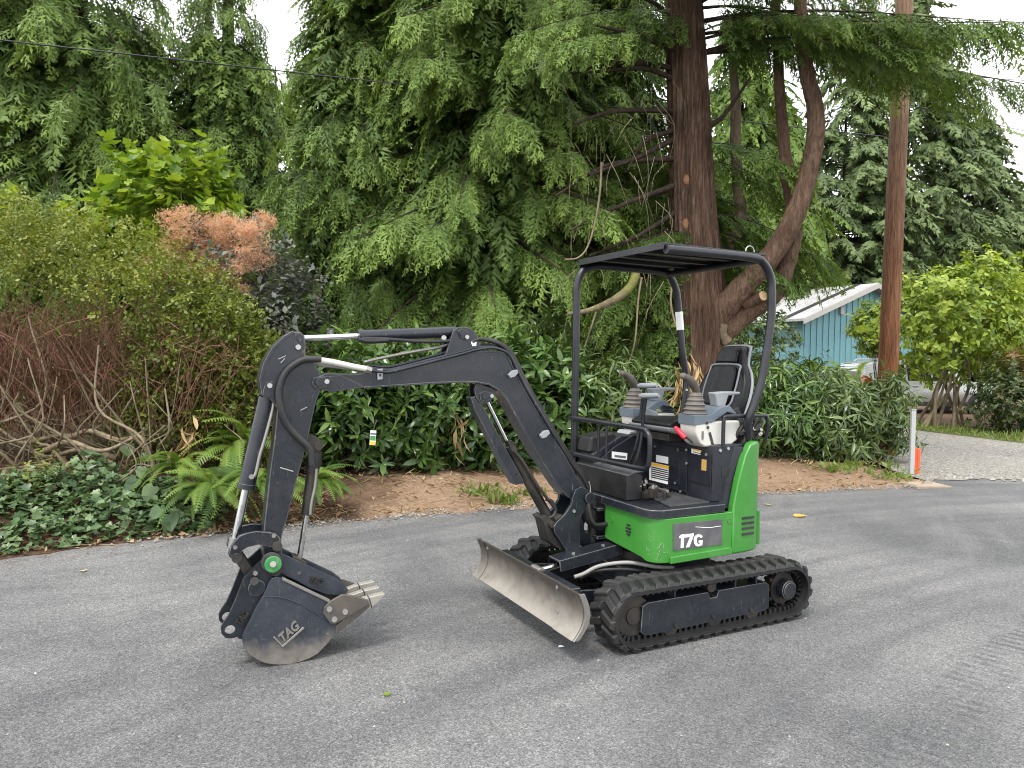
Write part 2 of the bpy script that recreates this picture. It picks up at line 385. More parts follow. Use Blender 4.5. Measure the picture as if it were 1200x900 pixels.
# blade cylinder under its black cover
a, b = Vector((.30, .02, .41)), Vector((.885, .02, .335)); d = (b - a).normalized()
bc = part('blade_cylinder', MB().cyl(a, a + d * .42, .034, 16), M['black'], EX, 35)
part('blade_cylinder_rod', MB().cyl(a + d * .42, b, .019, 14), M['chrome'], bc, 35)
up = d.cross(Vector((0, 1, 0))).normalized(); up = up if up.z > 0 else -up
R = Matrix((d, Vector((0, 1, 0)), -d.cross(Vector((0, 1, 0))))).transposed()
part('cylinder_cover', MB().box(a + d * .24 + up * .042, (.46, .13, .014), R).box(a + d * .24 + up * .015 + Vector((0, .066, 0)), (.46, .012, .07), R), M['charcoal'], bc, 30, .004)
bolts([a + d * .12 + up * .049 + Vector((0, .02, 0)), a + d * .34 + up * .049 + Vector((0, .02, 0))], up, bc, .012, .008)
part('rod_eye', MB().cyl(b - Vector((0, .05, 0)), b + Vector((0, .05, 0)), .03, 16).box(b + Vector((.01, .045, -.02)), (.09, .014, .07)).box(b + Vector((.01, -.045, -.02)), (.09, .014, .07)), M['steel'], bc, 35, .003)
part('blade_hose', MB().tube(smooth_path([(.10, .33, .34), (.22, .31, .355), (.36, .22, .375), (.50, .12, .345), (.60, .09, .30), (.66, .08, .285)]), .012, 10), M['hosegrey'], EX, 60)
part('blade_hose', MB().tube(smooth_path([(.10, .30, .33), (.24, .27, .32), (.38, .2, .33), (.52, .10, .31), (.62, .07, .27)]), .012, 10), M['hose'], EX, 60)

M['scuff'] = paint('pale scuff in green paint', (.16, .27, .13), .6)
# ---- upper deck
def wrap(n=8):      # plan view of the body from the kingpost, round the left corner, along the side, round the back
    p = []
    p += [(.375, -.02), (.375, .18), (.372, .36)]
    for i in range(1, n): a = math.pi / 2 * i / n; p.append((.272 + .10 * math.cos(a), .39 + .10 * math.sin(a)))
    p += [(.27, .49), (.02, .492), (-.22, .49)]
    return p
def shell(path, zb_, zt_, th, name, m, parent, bevel=.006, inward=None):
    mb = MB(); n = len(path); out = []
    for i, (x, y) in enumerate(path):
        t = Vector(path[min(i + 1, n - 1)]) - Vector(path[max(i - 1, 0)]); nr = Vector((-t.y, t.x)).normalized()
        if nr.dot(Vector((x, y))) > 0 if inward is None else inward: nr = -nr
        out.append((Vector((x, y)), Vector((x, y)) + nr * th))
    rows = []
    for i, (o, q) in enumerate(out):
        b, t = zb_(i / (n - 1)), zt_(i / (n - 1))
        rows.append([Vector((o.x, o.y, b)), Vector((o.x, o.y, t)), Vector((q.x, q.y, t)), Vector((q.x, q.y, b))])
    mb.grid(rows, closed=True); k = len(mb.v)
    mb.f += [(0, 1, 2, 3), (k - 1, k - 2, k - 3, k - 4)]
    return part(name, mb, m, parent, 35, bevel)
W1 = wrap()
gp = shell(W1, lambda t: .475 - .045 * min(1, t * 4), lambda t: .692, .03, 'front_side_panel', M['green'], EX)
# raised lower sill with a groove above it
W2 = [(x, y) for x, y in W1 if x < .30 and x > -.23]
part('panel_sill', MB().prism([(.265, .488, .425), (.265, .488, .468), (-.19, .488, .478), (-.215, .488, .462), (-.215, .488, .432)], (0, .017, 0)), M['green'], gp, 35, .006)
nm = part('nameplate', MB().prism([my(x, y, .490) for x, y in [(788.5, 614), (845.7, 608.3), (845.5, 637.8), (788.5, 645.3)]], (0, .006, 0)), M['plate'], gp, 30, .001)
def npt(px): return [my(x, y, .4965) for x, y in px]
G_o = [(823.3, 628.4), (821.5, 626.6), (817.5, 626.2), (814.2, 628.2), (812.9, 632), (813.4, 637), (815.6, 639.9), (819, 640.2), (822.8, 638.6), (823.3, 633), (818.6, 633.5), (818.7, 636.0), (820.2, 635.8), (820.1, 637.2), (818.2, 637.6), (816.7, 636.2), (816.2, 632.4), (817.0, 629.8), (819, 628.9), (821.6, 630.4)]
for px in ([(796.0, 628.4), (799.3, 626.2), (801.5, 626.0), (801.0, 641.6), (797.6, 642.0), (798.0, 630.2), (796.2, 630.9)], [(802.0, 626.4), (812.9, 625.0), (812.6, 628.0), (807.6, 641.0), (803.8, 641.5), (808.6, 629.2), (802.0, 630.0)], G_o):
    part('number_lettering', MB().prism(npt(px), (0, .0014, 0)), M['white'], nm, None)
part('scratch', MB().tube([my(x, y, .4965) for x, y in [(815, 617.5), (832, 618.5), (840, 617), (845, 616.5)]], .0016, 5), M['white'], nm, None)
for c, nn in (((-.195, .4905, .64), (0, 1, 0)), ((.376, .055, .61), (1, 0, 0))):
    part('lock', MB().ring(c, nn, .010, .019, .006, 18).cyl(Vector(c) - Vector(nn) * .006, Vector(c) + Vector(nn) * .001, .010, 14), M['green'], gp, 35)
vc = Vector((.3755, .235, .585)); mbv = MB()
for dz, hw in ((.026, .018), (.006, .027), (-.014, .027), (-.032, .016)): mbv.box(vc + Vector((0, 0, dz)), (.004, hw * 2, .011))
part('panel_vent', mbv, M['ink'], gp, None)

rsc = random.Random(77)
for i in range(16):      # pale scuffs on the lower front corner
    a_ = rsc.uniform(.05, 1.5); z_ = rsc.uniform(.45, .60); L_ = rsc.uniform(.015, .06); pts_ = [(.272 + .1008 * math.cos(a_ + k * L_ * 5), .39 + .1008 * math.sin(a_ + k * L_ * 5), z_ + k * L_ * rsc.uniform(-.8, .8)) for k in (0, .5, 1)]
    part('scuff', MB().tube(pts_, rsc.choice((.0008, .0012, .002)), 4), M['scuff'], gp, None)
# green counterweight round the back
CWP = [(-.222, .492), (-.27, .492), (-.32, .49), (-.37, .486), (-.42, .474), (-.47, .446), (-.51, .405), (-.55, .34), (-.58, .25), (-.60, .12), (-.605, 0), (-.60, -.12), (-.58, -.25), (-.55, -.34), (-.47, -.446), (-.37, -.486), (-.222, -.49)]
def cw_top(t):
    k = t * 16; tab = [.69, .90, 1.04, 1.108, 1.118, 1.115, 1.10, 1.09, 1.085, 1.085, 1.085, 1.085, 1.085, 1.085, 1.08, .95, .69]
    i = min(int(k), 15); return tab[i] + (tab[i + 1] - tab[i]) * (k - i)
cw = shell(CWP, lambda t: .425, cw_top, .055, 'counterweight', M['green'], EX, .016)
for zz in (.645, .612, .580, .545):
    part('vent_slot', MB().prism([(-.298, .4935, zz + .007), (-.405, .4825, zz + .004), (-.405, .4825, zz - .010), (-.298, .4935, zz - .008)], (0, .0045, 0)), M['ink'], cw, None)
part('bumper_edge', MB().box((-.497, .418, .555), (.04, .016, .22), Matrix.Rotation(-.75, 3, 'Z')), M['green'], cw, 35, .006)

# floor plate and its dark edge beam
FZ = .745
fl = [(.395, -.42), (.395, .40)] + [(.30 + .095 * math.cos(a), .395 + .095 * math.sin(a)) for a in [math.pi / 2 * i / 6 for i in range(1, 7)]] + [(-.16, .49), (-.16, -.42)]
part('floor_plate', MB().prism([(x, y, .694) for x, y in fl], (0, 0, FZ - .694)), M['charcoal'], EX, 35, .006)
part('deck_frame', MB().prism([(x * .94, y * .94, .46) for x, y in W1 + CWP[2:]], (0, 0, .22)), M['black'], EX, 35)
# ribbed rubber step mat
mat_ = part('step_mat', MB().prism([(.13, .05, FZ), (.24, .46, FZ), (-.085, .465, FZ), (-.085, .05, FZ)], (0, 0, .006)), M['black'], EX, 35)
for i in range(13):
    y = .10 + i * .028; x1 = min(.235, .14 + (y - .05) * .24)
    part('mat_rib', MB().box(((x1 - .08) / 2 - .0, y, FZ + .010), (x1 + .07, .007, .010)), M['lip'], mat_, None)
part('mat_latch', MB().cyl((.115, .25, FZ), (.115, .25, FZ + .055), .009, 10).box((.115, .235, FZ + .06), (.02, .09, .016)), M['steel'], EX, 35, .002)
# pedals and valve clutter at the cover's foot
rg = random.Random(5); cl = MB()
for i in range(26):
    cl.box((.15 + rg.uniform(-.10, .12), .10 + rg.uniform(-.16, .22), FZ + .025 + rg.uniform(0, .03)), (rg.uniform(.015, .05), rg.uniform(.015, .04), rg.uniform(.02, .06)), Matrix.Rotation(rg.uniform(0, 3), 3, 'Z'))
vb = part('pedal_valve', cl, M['grime'], EX, 30, .003); vb['kind'] = 'stuff'
for i in range(9):
    p = Vector((.17 + rg.uniform(-.07, .08), .12 + rg.uniform(-.1, .2), FZ + .07)); part('fitting', MB().cyl(p, p + Vector((rg.uniform(-.02, .02), rg.uniform(-.03, .03), .02)), .010, 8), M['steel'], vb, 35)
part('swing_pedal', MB().box((.205, -.02, FZ + .045), (.12, .07, .012), Matrix.Rotation(.35, 3, 'Y')), M['black'], EX, 30, .003)

# front cover under the guard rail
part('front_cover', MB().prism([(.355, -.405, .905), (.352, -.405, .749), (.235, -.405, .749), (.235, -.405, .90), (.30, -.405, .925)], (0, .585, 0)), M['black'], EX, 30, .004)
part('cover_lip', MB().prism([(.358, -.41, .906), (.303, -.41, .928), (.225, -.41, .932), (.225, -.41, .922), (.30, -.41, .918), (.352, -.41, .898)], (0, .60, 0)), M['lip'], EX, 30, .002)
# right hand housing with filler lid
part('right_housing', MB().prism([(.33, -.44, .76), (.33, -.44, .985), (.10, -.44, 1.10), (-.22, -.44, 1.11), (-.22, -.44, .76)], (0, .20, 0)), M['navy'], EX, 30, .012)
part('filler_box', MB().prism([(.345, -.43, .985), (.325, -.43, 1.10), (.14, -.43, 1.125), (.06, -.43, 1.02), (.10, -.43, .985)], (0, .165, 0)), M['black'], EX, 30, .02)
part('filler_lid', MB().prism([(.02, -.42, 1.10), (.0, -.42, 1.125), (-.12, -.42, 1.125), (-.14, -.42, 1.11)], (0, .15, 0)), M['trim'], EX, 30, .01)
# inner wall carrying the warning stickers, and seat base
wl_ = part('inner_wall', MB().prism([(.28, -.235, .76), (.28, -.235, .955), (.17, -.235, 1.03), (.02, -.235, 1.10), (-.12, -.235, 1.10), (-.12, -.235, .76)], (0, .02, 0)), M['navy'], EX, 30, .004)
def decal(name, pts, m, parent, off): return part(name, MB().prism(pts, off), M[m], parent, None)
def wallpts(px): return [my(x, y, -.213) for x, y in px]
d1 = decal('paper_sticker', wallpts([(717, 529), (735, 531), (734.6, 539), (716.8, 537)]), 'white', wl_, (0, .002, 0))
decal('blue_print', wallpts([(720, 533), (733, 534.5), (733, 537), (720, 535.5)]), 'bluegrey', wl_, (0, .003, 0))
decal('yellow_sticker', wallpts([(711, 540), (734.5, 543), (734, 546.5), (711, 543)]), 'yellow', wl_, (0, .002, 0))
# seat base: front face, corner, left side
SBX = -.10
base_pl = [(SBX, -.25), (SBX, .20), (SBX, .36), (-.125, .405), (-.16, .42), (-.46, .42), (-.50, .35), (-.50, -.25)]
sb = part('seat_base', MB().prism([(x, y, .74) for x, y in base_pl], (0, 0, .36)), M['navy'], EX, 30, .012)
def fx(pts, dx=.0015): return [mx(x, y, SBX + dx) for x, y in pts]
def fpanel(name, px, m, th=.004, bev=.002, lab=None):
    return part(name, MB().prism(fx(px), (th, 0, 0)), M[m], sb, 30, bev, lab)
fpanel('access_panel', [(760, 517.5), (806, 525.5), (805.5, 577.5), (760.5, 567)], 'navy', .006, .003)
fpanel('small_door', [(788, 536), (797.5, 537.5), (797, 568.5), (787.5, 566.5)], 'navy', .010, .003)
fpanel('side_door', [(808.5, 525), (834, 531), (833.5, 571), (808, 563)], 'navy', .006, .003)
ws = fpanel('warning_sticker', [(762, 541), (784.5, 546), (783.5, 567.5), (762, 562)], 'white', .0085, 0)
part('yellow_header', MB().prism(fx([(762.6, 541.6), (784, 546.3), (783.8, 549.8), (762.6, 545.0)], .0075), (.004, 0, 0)), M['yellow'], ws, None)
for i in range(6):
    t = i * 2.35
    part('print_line', MB().prism(fx([(763.4, 546.4 + t), (783 + .0, 550.9 + t), (783, 552.3 + t), (763.4, 547.8 + t)], .0078), (.003, 0, 0)), M['ink'], ws, None)
fpanel('white_sticker', [(770, 533), (784, 535.5), (784, 543.5), (770, 541)], 'white', .0085, 0)
cs = fpanel('caution_sticker', [(811.5, 525.5), (822, 527.8), (821.8, 533), (811.5, 530.8)], 'white', .0085, 0)
part('yellow_header', MB().prism(fx([(811.8, 525.8), (821.8, 528), (821.8, 529.6), (811.8, 527.4)], .008), (.003, 0, 0)), M['yellow'], cs, None)
part('print_line', MB().prism(fx([(812.5, 529), (821, 531), (821, 531.9), (812.5, 529.9)], .008), (.003, 0, 0)), M['ink'], cs, None)
fpanel('sight_glass', [(823.5, 538), (829, 539), (828.6, 552), (823, 551)], 'sight', .010, .002)
for q in ((756, 522), (768, 523), (795.5, 527), (805, 527), (805, 543), (791.5, 566), (797.5, 576), (828, 533), (757, 562)):
    c = mx(*q, SBX + .007); bolts([c], (1, 0, 0), sb, .009, .007)
for q in ((766, 521.5), (797.5, 526.5), (793, 540)):
    c = mx(*q, SBX + .008); part('latch', MB().box(c, (.014, .035, .018)), M['black'], sb, 30, .003)
# left side of the base: recessed handhold, vent
part('handhold', MB().prism([(-.185, .4195, .955), (-.40, .4195, .955), (-.41, .4195, .905), (-.19, .4195, .895)], (0, .004, 0)), M['ink'], sb, None)
vt = MB()
for i in range(7): vt.box((-.255, .4215, .86 - i * .017), (.115, .004, .008))
part('side_vent', vt, M['ink'], sb, None)
part('rear_skirt', MB().prism([(-.15, .425, .70), (-.30, .45, .70), (-.33, .455, 1.085), (-.29, .42, 1.085), (-.17, .42, .73)], (0, -.03, 0)), M['navy'], EX, 30, .006)
bolts([(-.17, .42, 1.065), (-.235, .42, 1.075)], (0, 1, 0), sb, .011, .008)

# ---- seat
seat = part('seat', MB().prism([(.045, -.205, 1.185), (.055, -.205, 1.215), (-.02, -.205, 1.245), (-.18, -.205, 1.235), (-.50, -.205, 1.22), (-.52, -.205, 1.16), (.0, -.205, 1.165)], (0, .41, 0)), M['seat'], EX, 45, .03)
part('seat_edge', MB().prism([(.06, -.215, 1.165), (.066, -.215, 1.195), (-.02, -.215, 1.19), (-.46, -.215, 1.185), (-.46, -.215, 1.15), (.0, -.215, 1.148)], (0, .43, 0)), M['seatgrey'], seat, 45, .012)
def back_outline(w0, z0, z1, sc=1.0):
    # half widths up the backrest, shouldered and narrowed to a headrest
    tab = [(0, .82), (.12, .97), (.35, 1.0), (.52, .95), (.66, .80), (.75, .62), (.84, .55), (.94, .52), (1.0, .42)]
    L = [(-w0 * k * sc, z0 + (z1 - z0) * t) for t, k in tab]; return L + [(-y, z) for y, z in L[::-1]]
tilt = math.radians(19); bx, bz0 = -.515, 1.19
def bpnt(y, z, f=0): # f: forward of the back plane
    h = z - bz0; return Vector((bx - h * math.sin(tilt) + f * math.cos(tilt), y, bz0 + h * math.cos(tilt) + f * math.sin(tilt)))
bo = back_outline(.240, 1.18, 1.755)
br = part('backrest', MB().prism([bpnt(y, z, -.05) for y, z in bo], bpnt(0, 1.2, .045) - bpnt(0, 1.2, -.05)), M['seat'], EX, 45, .045); br.modifiers['bevel'].segments = 4
bi = back_outline(.150, 1.29, 1.60, .96); bi = [(y, z) for y, z in bi if z < 1.575]
part('back_pad', MB().prism([bpnt(y, z, .04) for y, z in [(-.105, 1.30), (-.135, 1.40), (-.125, 1.55), (-.10, 1.585), (.10, 1.585), (.125, 1.55), (.135, 1.40), (.105, 1.30)]], bpnt(0, 1.2, .026) - bpnt(0, 1.2, 0)), M['seat'], br, 45, .012)
part('head_pad', MB().prism([bpnt(y, z, .04) for y, z in [(-.105, 1.612), (-.092, 1.685), (-.07, 1.715), (.07, 1.715), (.092, 1.685), (.105, 1.612)]], bpnt(0, 1.2, .026) - bpnt(0, 1.2, 0)), M['seat'], br, 45, .014)
for pts in ([(-.118, 1.30), (-.150, 1.40), (-.142, 1.55), (-.115, 1.60), (.115, 1.60), (.142, 1.55), (.150, 1.40), (.118, 1.30), (-.118, 1.30)],):
    part('piping', MB().tube(smooth_path([bpnt(y, z, .048) for y, z in pts], 4), .0075, 8), M['trim'], br, 60)
part('back_edge', MB().tube(smooth_path([bpnt(y * 1.01, z, -.01) for y, z in bo], 3), .010, 8), M['trim'], br, 60)
part('seat_belt_bracket', MB().box((-.47, .235, 1.22), (.12, .03, .16), Matrix.Rotation(.5, 3, 'Y')), M['black'], EX, 30, .006)
part('seat_slide', MB().box((-.15, 0, 1.125), (.36, .34, .05)), M['grime'], EX, 30, .006)

# ---- control consoles with boots, joysticks, armrests
def console(yc, lab):
    y0, y1 = yc - .075, yc + .075
    c = part('control_console', MB().prism([(.005, y0, 1.245), (-.002, y0, 1.18), (-.035, y0, 1.11), (-.075, y0, 1.085), (-.29, y0, 1.085), (-.345, y0, 1.12), (-.375, y0, 1.20), (-.36, y0, 1.245)], (0, .15, 0)), M['cream'], EX, 40, .014, lab)
    part('console_band', MB().prism([(.009, y0 - .003, 1.222), (.012, y0 - .003, 1.285), (-.12, y0 - .003, 1.285), (-.20, y0 - .003, 1.33), (-.27, y0 - .003, 1.338), (-.345, y0 - .003, 1.275), (-.372, y0 - .003, 1.225), (-.33, y0 - .003, 1.285), (-.25, y0 - .003, 1.30), (-.13, y0 - .003, 1.235)][:10], (0, .156, 0)), M['bluegrey'], c, 40, .008)
    rows = []; ax0 = Vector((-.055, yc, 1.28)); ax1 = Vector((-.062, yc, 1.420)); nn = 15
    for i in range(nn + 1):
        t = i / nn; w = (.064 * (1 - t ** 1.3) + .030 * t ** 1.3) * (1.0 + (.13 if i % 3 == 1 else -.05)); p = ax0.lerp(ax1, t)
        rows.append([p + Vector((w * math.copysign(abs(math.cos(a)) ** .6, math.cos(a)), w * .95 * math.copysign(abs(math.sin(a)) ** .6, math.sin(a)), 0)) for a in [2 * math.pi * k / 20 for k in range(20)]])
    mb = MB().grid(rows, closed=True); mb.f.append(tuple(nn * 20 + k for k in range(20)))
    part('rubber_boot', mb, M['boot'], c, 30)
    j0 = Vector((-.073, yc, 1.41)); path = smooth_path([j0, j0 + Vector((.022, 0, .045)), j0 + Vector((.07, 0, .095)), j0 + Vector((.115, 0, .112))], 5)
    n = len(path); part('joystick', MB().tube(path, [.019 + .008 * math.sin(math.pi * min(1, k / n * 1.25)) for k in range(n)], 14).sphere(path[-1], .022, 12, 8), M['grip'], c, 60)
    part('armrest', MB().prism([(-.20, yc - .035, 1.375), (-.185, yc - .035, 1.418), (-.30, yc - .035, 1.425), (-.40, yc - .035, 1.422), (-.40, yc - .035, 1.405), (-.30, yc - .035, 1.398), (-.275, yc - .035, 1.33), (-.21, yc - .035, 1.33)], (0, .07, 0)), M['armgrey'], c, 45, .012)
    for q in ((.0, .0), (-.008, -.028)): bolts([(-.085 + q[0], y1 + .003, 1.235 + q[1])], (0, 1, 0), c, .010, .006, 'ink', 'screw')
    return c
lc = console(.315, None)
part('slot', MB().prism([(-.10, .392, 1.175), (-.118, .392, 1.178), (-.148, .392, 1.095), (-.13, .392, 1.092)], (0, .003, 0)), M['ink'], lc, None)
part('faded_sticker', MB().box((-.055, .3925, 1.16), (.014, .004, .05)), M['boot'], lc, None)
console(-.315, None)
part('lock_lever', MB().cyl(mx(812, 519, .02), mx(804, 512, .06), .007, 8), M['black'], EX, 50)
p0, p1 = mx(803, 513.5, .055), mx(792, 501.5, .07)
part('red_lever_grip', MB().tube([p0, p0.lerp(p1, .2), p0.lerp(p1, .8), p1], [.013, .018, .017, .012], 12).sphere(p1, .0125), M['red'], EX, 50)
# travel levers
for (gx, gy, xx, w) in ((758, 451, .03, .0), (760, 463, .10, .0)):
    g0, g1 = mx(gx - 10, gy + 1, xx), mx(gx + 12, gy + .5, xx)
    lv = part('travel_lever', MB().tube(smooth_path([mx(gx - 3, gy + 2, xx), mx(gx - 6, gy + 25, xx), mx(gx - 9, gy + 55, xx + .01), mx(gx - 15, gy + 80, xx + .03), mx(gx - 21, gy + 95, xx + .03)], 4), .011, 10), M['tubepaint'], EX, 60)
    part('lever_grip', MB().tube([g0, g0.lerp(g1, .15), g0.lerp(g1, .85), g1], [.012, .019, .018, .012], 12), M['armgrey'], lv, 50)
part('console_shroud', MB().prism([(-.02, -.17, 1.12), (.02, -.17, 1.20), (-.02, -.17, 1.30), (-.14, -.17, 1.26), (-.14, -.17, 1.12)], (0, .02, 0)), M['armgrey'], EX, 40, .006)

# ---- hydraulic clutter and black guard loop behind the left console
rg = random.Random(11); hv = MB()
for i in range(22): hv.box((-.44 + rg.uniform(-.10, .10), .34 + rg.uniform(-.05, .06), 1.10 + rg.uniform(0, .10)), [rg.uniform(.02, .06) for _ in range(3)], Matrix.Rotation(rg.uniform(0, 3), 3, 'Y'))
hm = part('control_valve', hv, M['grime'], EX, 30, .003); hm['kind'] = 'stuff'
for i in range(7):
    p = Vector((-.42 + rg.uniform(-.10, .10), .40, 1.10 + rg.uniform(0, .08))); part('fitting', MB().cyl(p, p + Vector((0, .02, .01)), .012, 8), M['steel'], hm, 35)
for i in range(4):
    p = Vector((-.50 + i * .05, .36, 1.10)); part('hose', MB().tube(smooth_path([p, p + Vector((.01, .03, .06)), p + Vector((-.03, .04, .12)), p + Vector((-.08, 0, .16))]), .013, 10), M['hose'], hm, 60)
part('guard_loop', MB().tube(smooth_path([(-.195, .42, 1.085), (-.195, .42, 1.20), (-.20, .42, 1.262), (-.235, .42, 1.275), (-.52, .42, 1.272), (-.56, .42, 1.26), (-.57, .42, 1.20), (-.57, .40, 1.10)], 5), .0125, 12), M['tubepaint'], EX, 60)

# ---- canopy: two bent tubes, roof plate
TR = .026
fl_post = smooth_path([(.345, -.45, .70), (.345, -.45, 1.5), (.345, -.45, 2.02), (.342, -.45, 2.13), (.30, -.45, 2.225), (.20, -.45, 2.265), (.05, -.45, 2.27), (-.38, -.45, 2.265), (-.46, -.45, 2.235), (-.52, -.45, 2.14), (-.55, -.45, 1.98), (-.58, -.44, 1.70), (-.62, -.43, 1.45), (-.58, -.42, 1.20), (-.55, -.40, 1.09)], 6)
po1 = part('canopy_post', MB().tube(fl_post, TR, 16), M['tubepaint'], EX, 60)
part('post_sticker', MB().tube([q for q in fl_post[40:] if 1.82 < q.z < 1.99], TR + .0015, 16, False), M['white'], po1, 60)
rl = smooth_path([(.30, .455, 2.262), (.10, .455, 2.264), (-.36, .455, 2.262), (-.46, .455, 2.235), (-.525, .455, 2.15), (-.54, .455, 2.03), (-.535, .455, 1.85), (-.475, .455, 1.52), (-.42, .452, 1.36), (-.38, .445, 1.26), (-.40, .42, 1.16), (-.42, .40, 1.09)], 6)
po2 = part('canopy_post', MB().tube(rl, TR, 16), M['tubepaint'], EX, 60)
part('tube_end', MB().ring((.302, .455, 2.262), (1, 0, 0), .019, TR + .001, .008, 18).cyl((.3005, .455, 2.262), (.302, .455, 2.262), .019, 14), M['ink'], po2, 40)
roof = part('canopy_roof', MB().prism([(.315, -.47, 2.292), (.315, .44, 2.292), (-.50, .44, 2.285), (-.50, -.47, 2.285)], (0, 0, .012)), M['tubepaint'], EX, 30, .003)
part('roof_edge', MB().prism([(.312, -.48, 2.30), (.312, -.48, 2.21), (.30, -.48, 2.20), (.25, -.48, 2.30)], (0, .012, 0)).prism([(.317, -.48, 2.305), (.317, .445, 2.305), (.317, .445, 2.265), (.317, -.48, 2.265)], (-.006, 0, 0)), M['tubepaint'], roof, 30, .002)
for yy in (-.22, 0, .22): part('roof_rib', MB().box((-.06, yy, 2.278), (.72, .035, .022)), M['tubepaint'], roof, 30, .003)
part('rear_flange', MB().box((-.49, -.01, 2.265), (.012, .86, .05)), M['tubepaint'], roof, 30, .003)
part('cross_tube', MB().cyl((-.44, -.45, 2.252), (-.44, .455, 2.252), .022, 14), M['tubepaint'], EX, 60)
part('lifting_eye', MB().tube([Vector((-.36 + .035 * math.cos(a), .44, 2.30 + .035 * math.sin(a))) for a in [math.pi * i / 12 for i in range(13)]], .004, 8), M['bolt'], roof, 60)
part('rail_clamp', MB().box((.345, -.45, .97), (.06, .07, .03)).box((.345, -.45, 1.21), (.06, .07, .03)), M['tubepaint'], EX, 30, .004)
for zz in (1.47, 1.40): bolts([(-.60, -.405, zz)], (0, 1, 0), po1, .010, .006)

# ---- guard rail in front of the operator
gr = part('guard_rail', MB().tube(smooth_path([(.36, -.44, 1.212), (.36, -.2, 1.212), (.36, .30, 1.207), (.36, .375, 1.195), (.36, .405, 1.15), (.36, .405, 1.04), (.36, .385, .985), (.36, .30, .968), (.36, -.2, .966), (.36, -.44, .966)], 6), .016, 12), M['tubepaint'], EX, 60)
for yy in (-.13, -.04): part('rail_bar', MB().cyl((.36, yy, .966), (.36, yy, 1.21), .0085, 10), M['tubepaint'], gr, 60)
# ------------------------------------------------------------------ boom, arm, bucket: all in the boom plane
def plate(name, px, o, th, m, parent=EX, bev=.004, smooth=35, lab=None, ref=None):
    """a plate whose near face is offset o from the boom plane, th thick, away from the operator's left"""
    return part(name, MB().prism(bps(px, o, ref), -BNM * th), M[m], parent, smooth, bev, lab)
def rod(name, a, b, o, r, m, parent=EX, seg=18, bev=0):
    return part(name, MB().cyl(bp(*a, o), bp(*b, o), r, seg), M[m], parent, 35, bev)
def pin(name, c, o0, o1, r, m, parent=EX, bev=.002, seg=22):
    p = bp(*c, (o0 + o1) / 2); h = (o1 - o0) / 2
    return part(name, MB().cyl(p - BNM * h, p + BNM * h, r, seg), M[m], parent, 35, bev)
PXM = .0050     # metres per photo pixel in the boom plane, roughly

# kingpost bracket on the deck frame, with its round hole
kb = MB(); kx = BK
kc = from_m(.40, -.12, 0)
km = to_m(kc)
kb.box((.34, -.12, .655), (.16, .17, .022)).box((.34, -.12, .475), (.16, .17, .022)).box((.275, -.12, .565), (.03, .24, .22))
part('swing_bracket', kb, M['charcoal'], EX, 30, .006)
part('kingpost_pin', MB().cyl((.40, -.12, .43), (.40, -.12, .70), .034, 20), M['grime'], EX, 35)

# swing post: two cheeks and a web
SP = [(690, 580), (688.5, 573.5), (681, 570.5), (674.6, 574), (671.5, 582), (670, 591), (663, 602), (653, 611.5), (649, 617), (650, 624), (656, 633), (664, 646), (679, 647), (680, 636), (679, 618), (682, 603), (688, 596)]
for o in (-.075, .095): sp = plate('swing_post', SP, o, .022, 'charcoal', bev=.003, ref=.095)
plate('post_web', [(666, 606), (656, 613), (652, 620), (665, 644), (677, 645), (677, 612)], .074, .15, 'grime', bev=.006)
plate('post_foot', [(637, 612), (633, 607), (640, 604), (650, 612), (655, 626), (664, 646), (653, 642), (642, 634)], .06, .12, 'grime', bev=.004)
pin('boom_foot_pin', (681, 580), -.115, .118, .036, 'charcoal', bev=.004)
pin('cylinder_foot_pin', (641, 612), -.085, .085, .022, 'grime')
bolts([bp(672.5, 599, .096)], BNM, sp, .011, .006)

# boom
BO = [(365, 450), (366.5, 444.5), (371, 441.5), (384, 437.2), (420, 438), (453, 434.5), (506.7, 422.8), (530, 416.5), (556, 411.6), (580, 410.6), (588, 412.5), (595.6, 418), (604, 435), (615.6, 457.5), (635.6, 490.5), (651, 516), (664, 536), (675.6, 558), (686, 572), (689, 580), (686, 587), (680, 589), (672, 586.5), (663, 581), (655, 571), (645, 556), (633, 538), (622, 520), (611, 500), (600, 481), (592, 466), (583, 456.5), (572, 450.5), (560, 448.6), (540, 448), (507, 449), (427, 454.3), (404, 457.5), (389, 459.6), (377, 457), (368, 454.5)]
boom = plate('boom', BO, .07, .14, 'charcoal', bev=.006)
# flanges that stand proud along the lower and upper edges
def ribbon(name, px, w, o0, o1, m, parent, side=1):
    """strip following a curve in the boom plane: w metres thick, from offset o0 to o1"""
    A = bps(px, o1); n = len(A); rows = []
    for i in range(n):
        t = (A[min(i + 1, n - 1)] - A[max(i - 1, 0)]).normalized(); u = t.cross(BNM) * side
        rows.append([A[i], A[i] + u * w, A[i] + u * w - BNM * (o1 - o0), A[i] - BNM * (o1 - o0)])
    mb = MB().grid(rows, closed=True); k = len(mb.v); mb.f += [(0, 1, 2, 3), (k - 1, k - 2, k - 3, k - 4)]
    return part(name, mb, M[m], parent, 35, .003)
ribbon('boom_flange', [(427, 455.2), (507, 450), (540, 448.6), (560, 449.2), (573, 451.5), (584, 457.5), (593, 467.5), (601, 482), (612, 502), (634, 540)], .011, -.075, .075, 'charcoal', boom, -1)
ribbon('boom_flange', [(453, 435.5), (506.7, 423.4), (530, 417), (556, 411.6), (580, 410.6), (588, 412.5), (596, 418), (604.6, 435), (616, 457.5), (636, 490.5), (651.5, 516)], .011, -.075, .075, 'charcoal', boom, 1)
part('tip_web', MB().prism(bps([(384, 441), (400, 440), (415, 447), (426, 453), (405, 456.5), (396, 452)], .0725), -BNM * .004), M['charcoal'], boom, 30, .002)
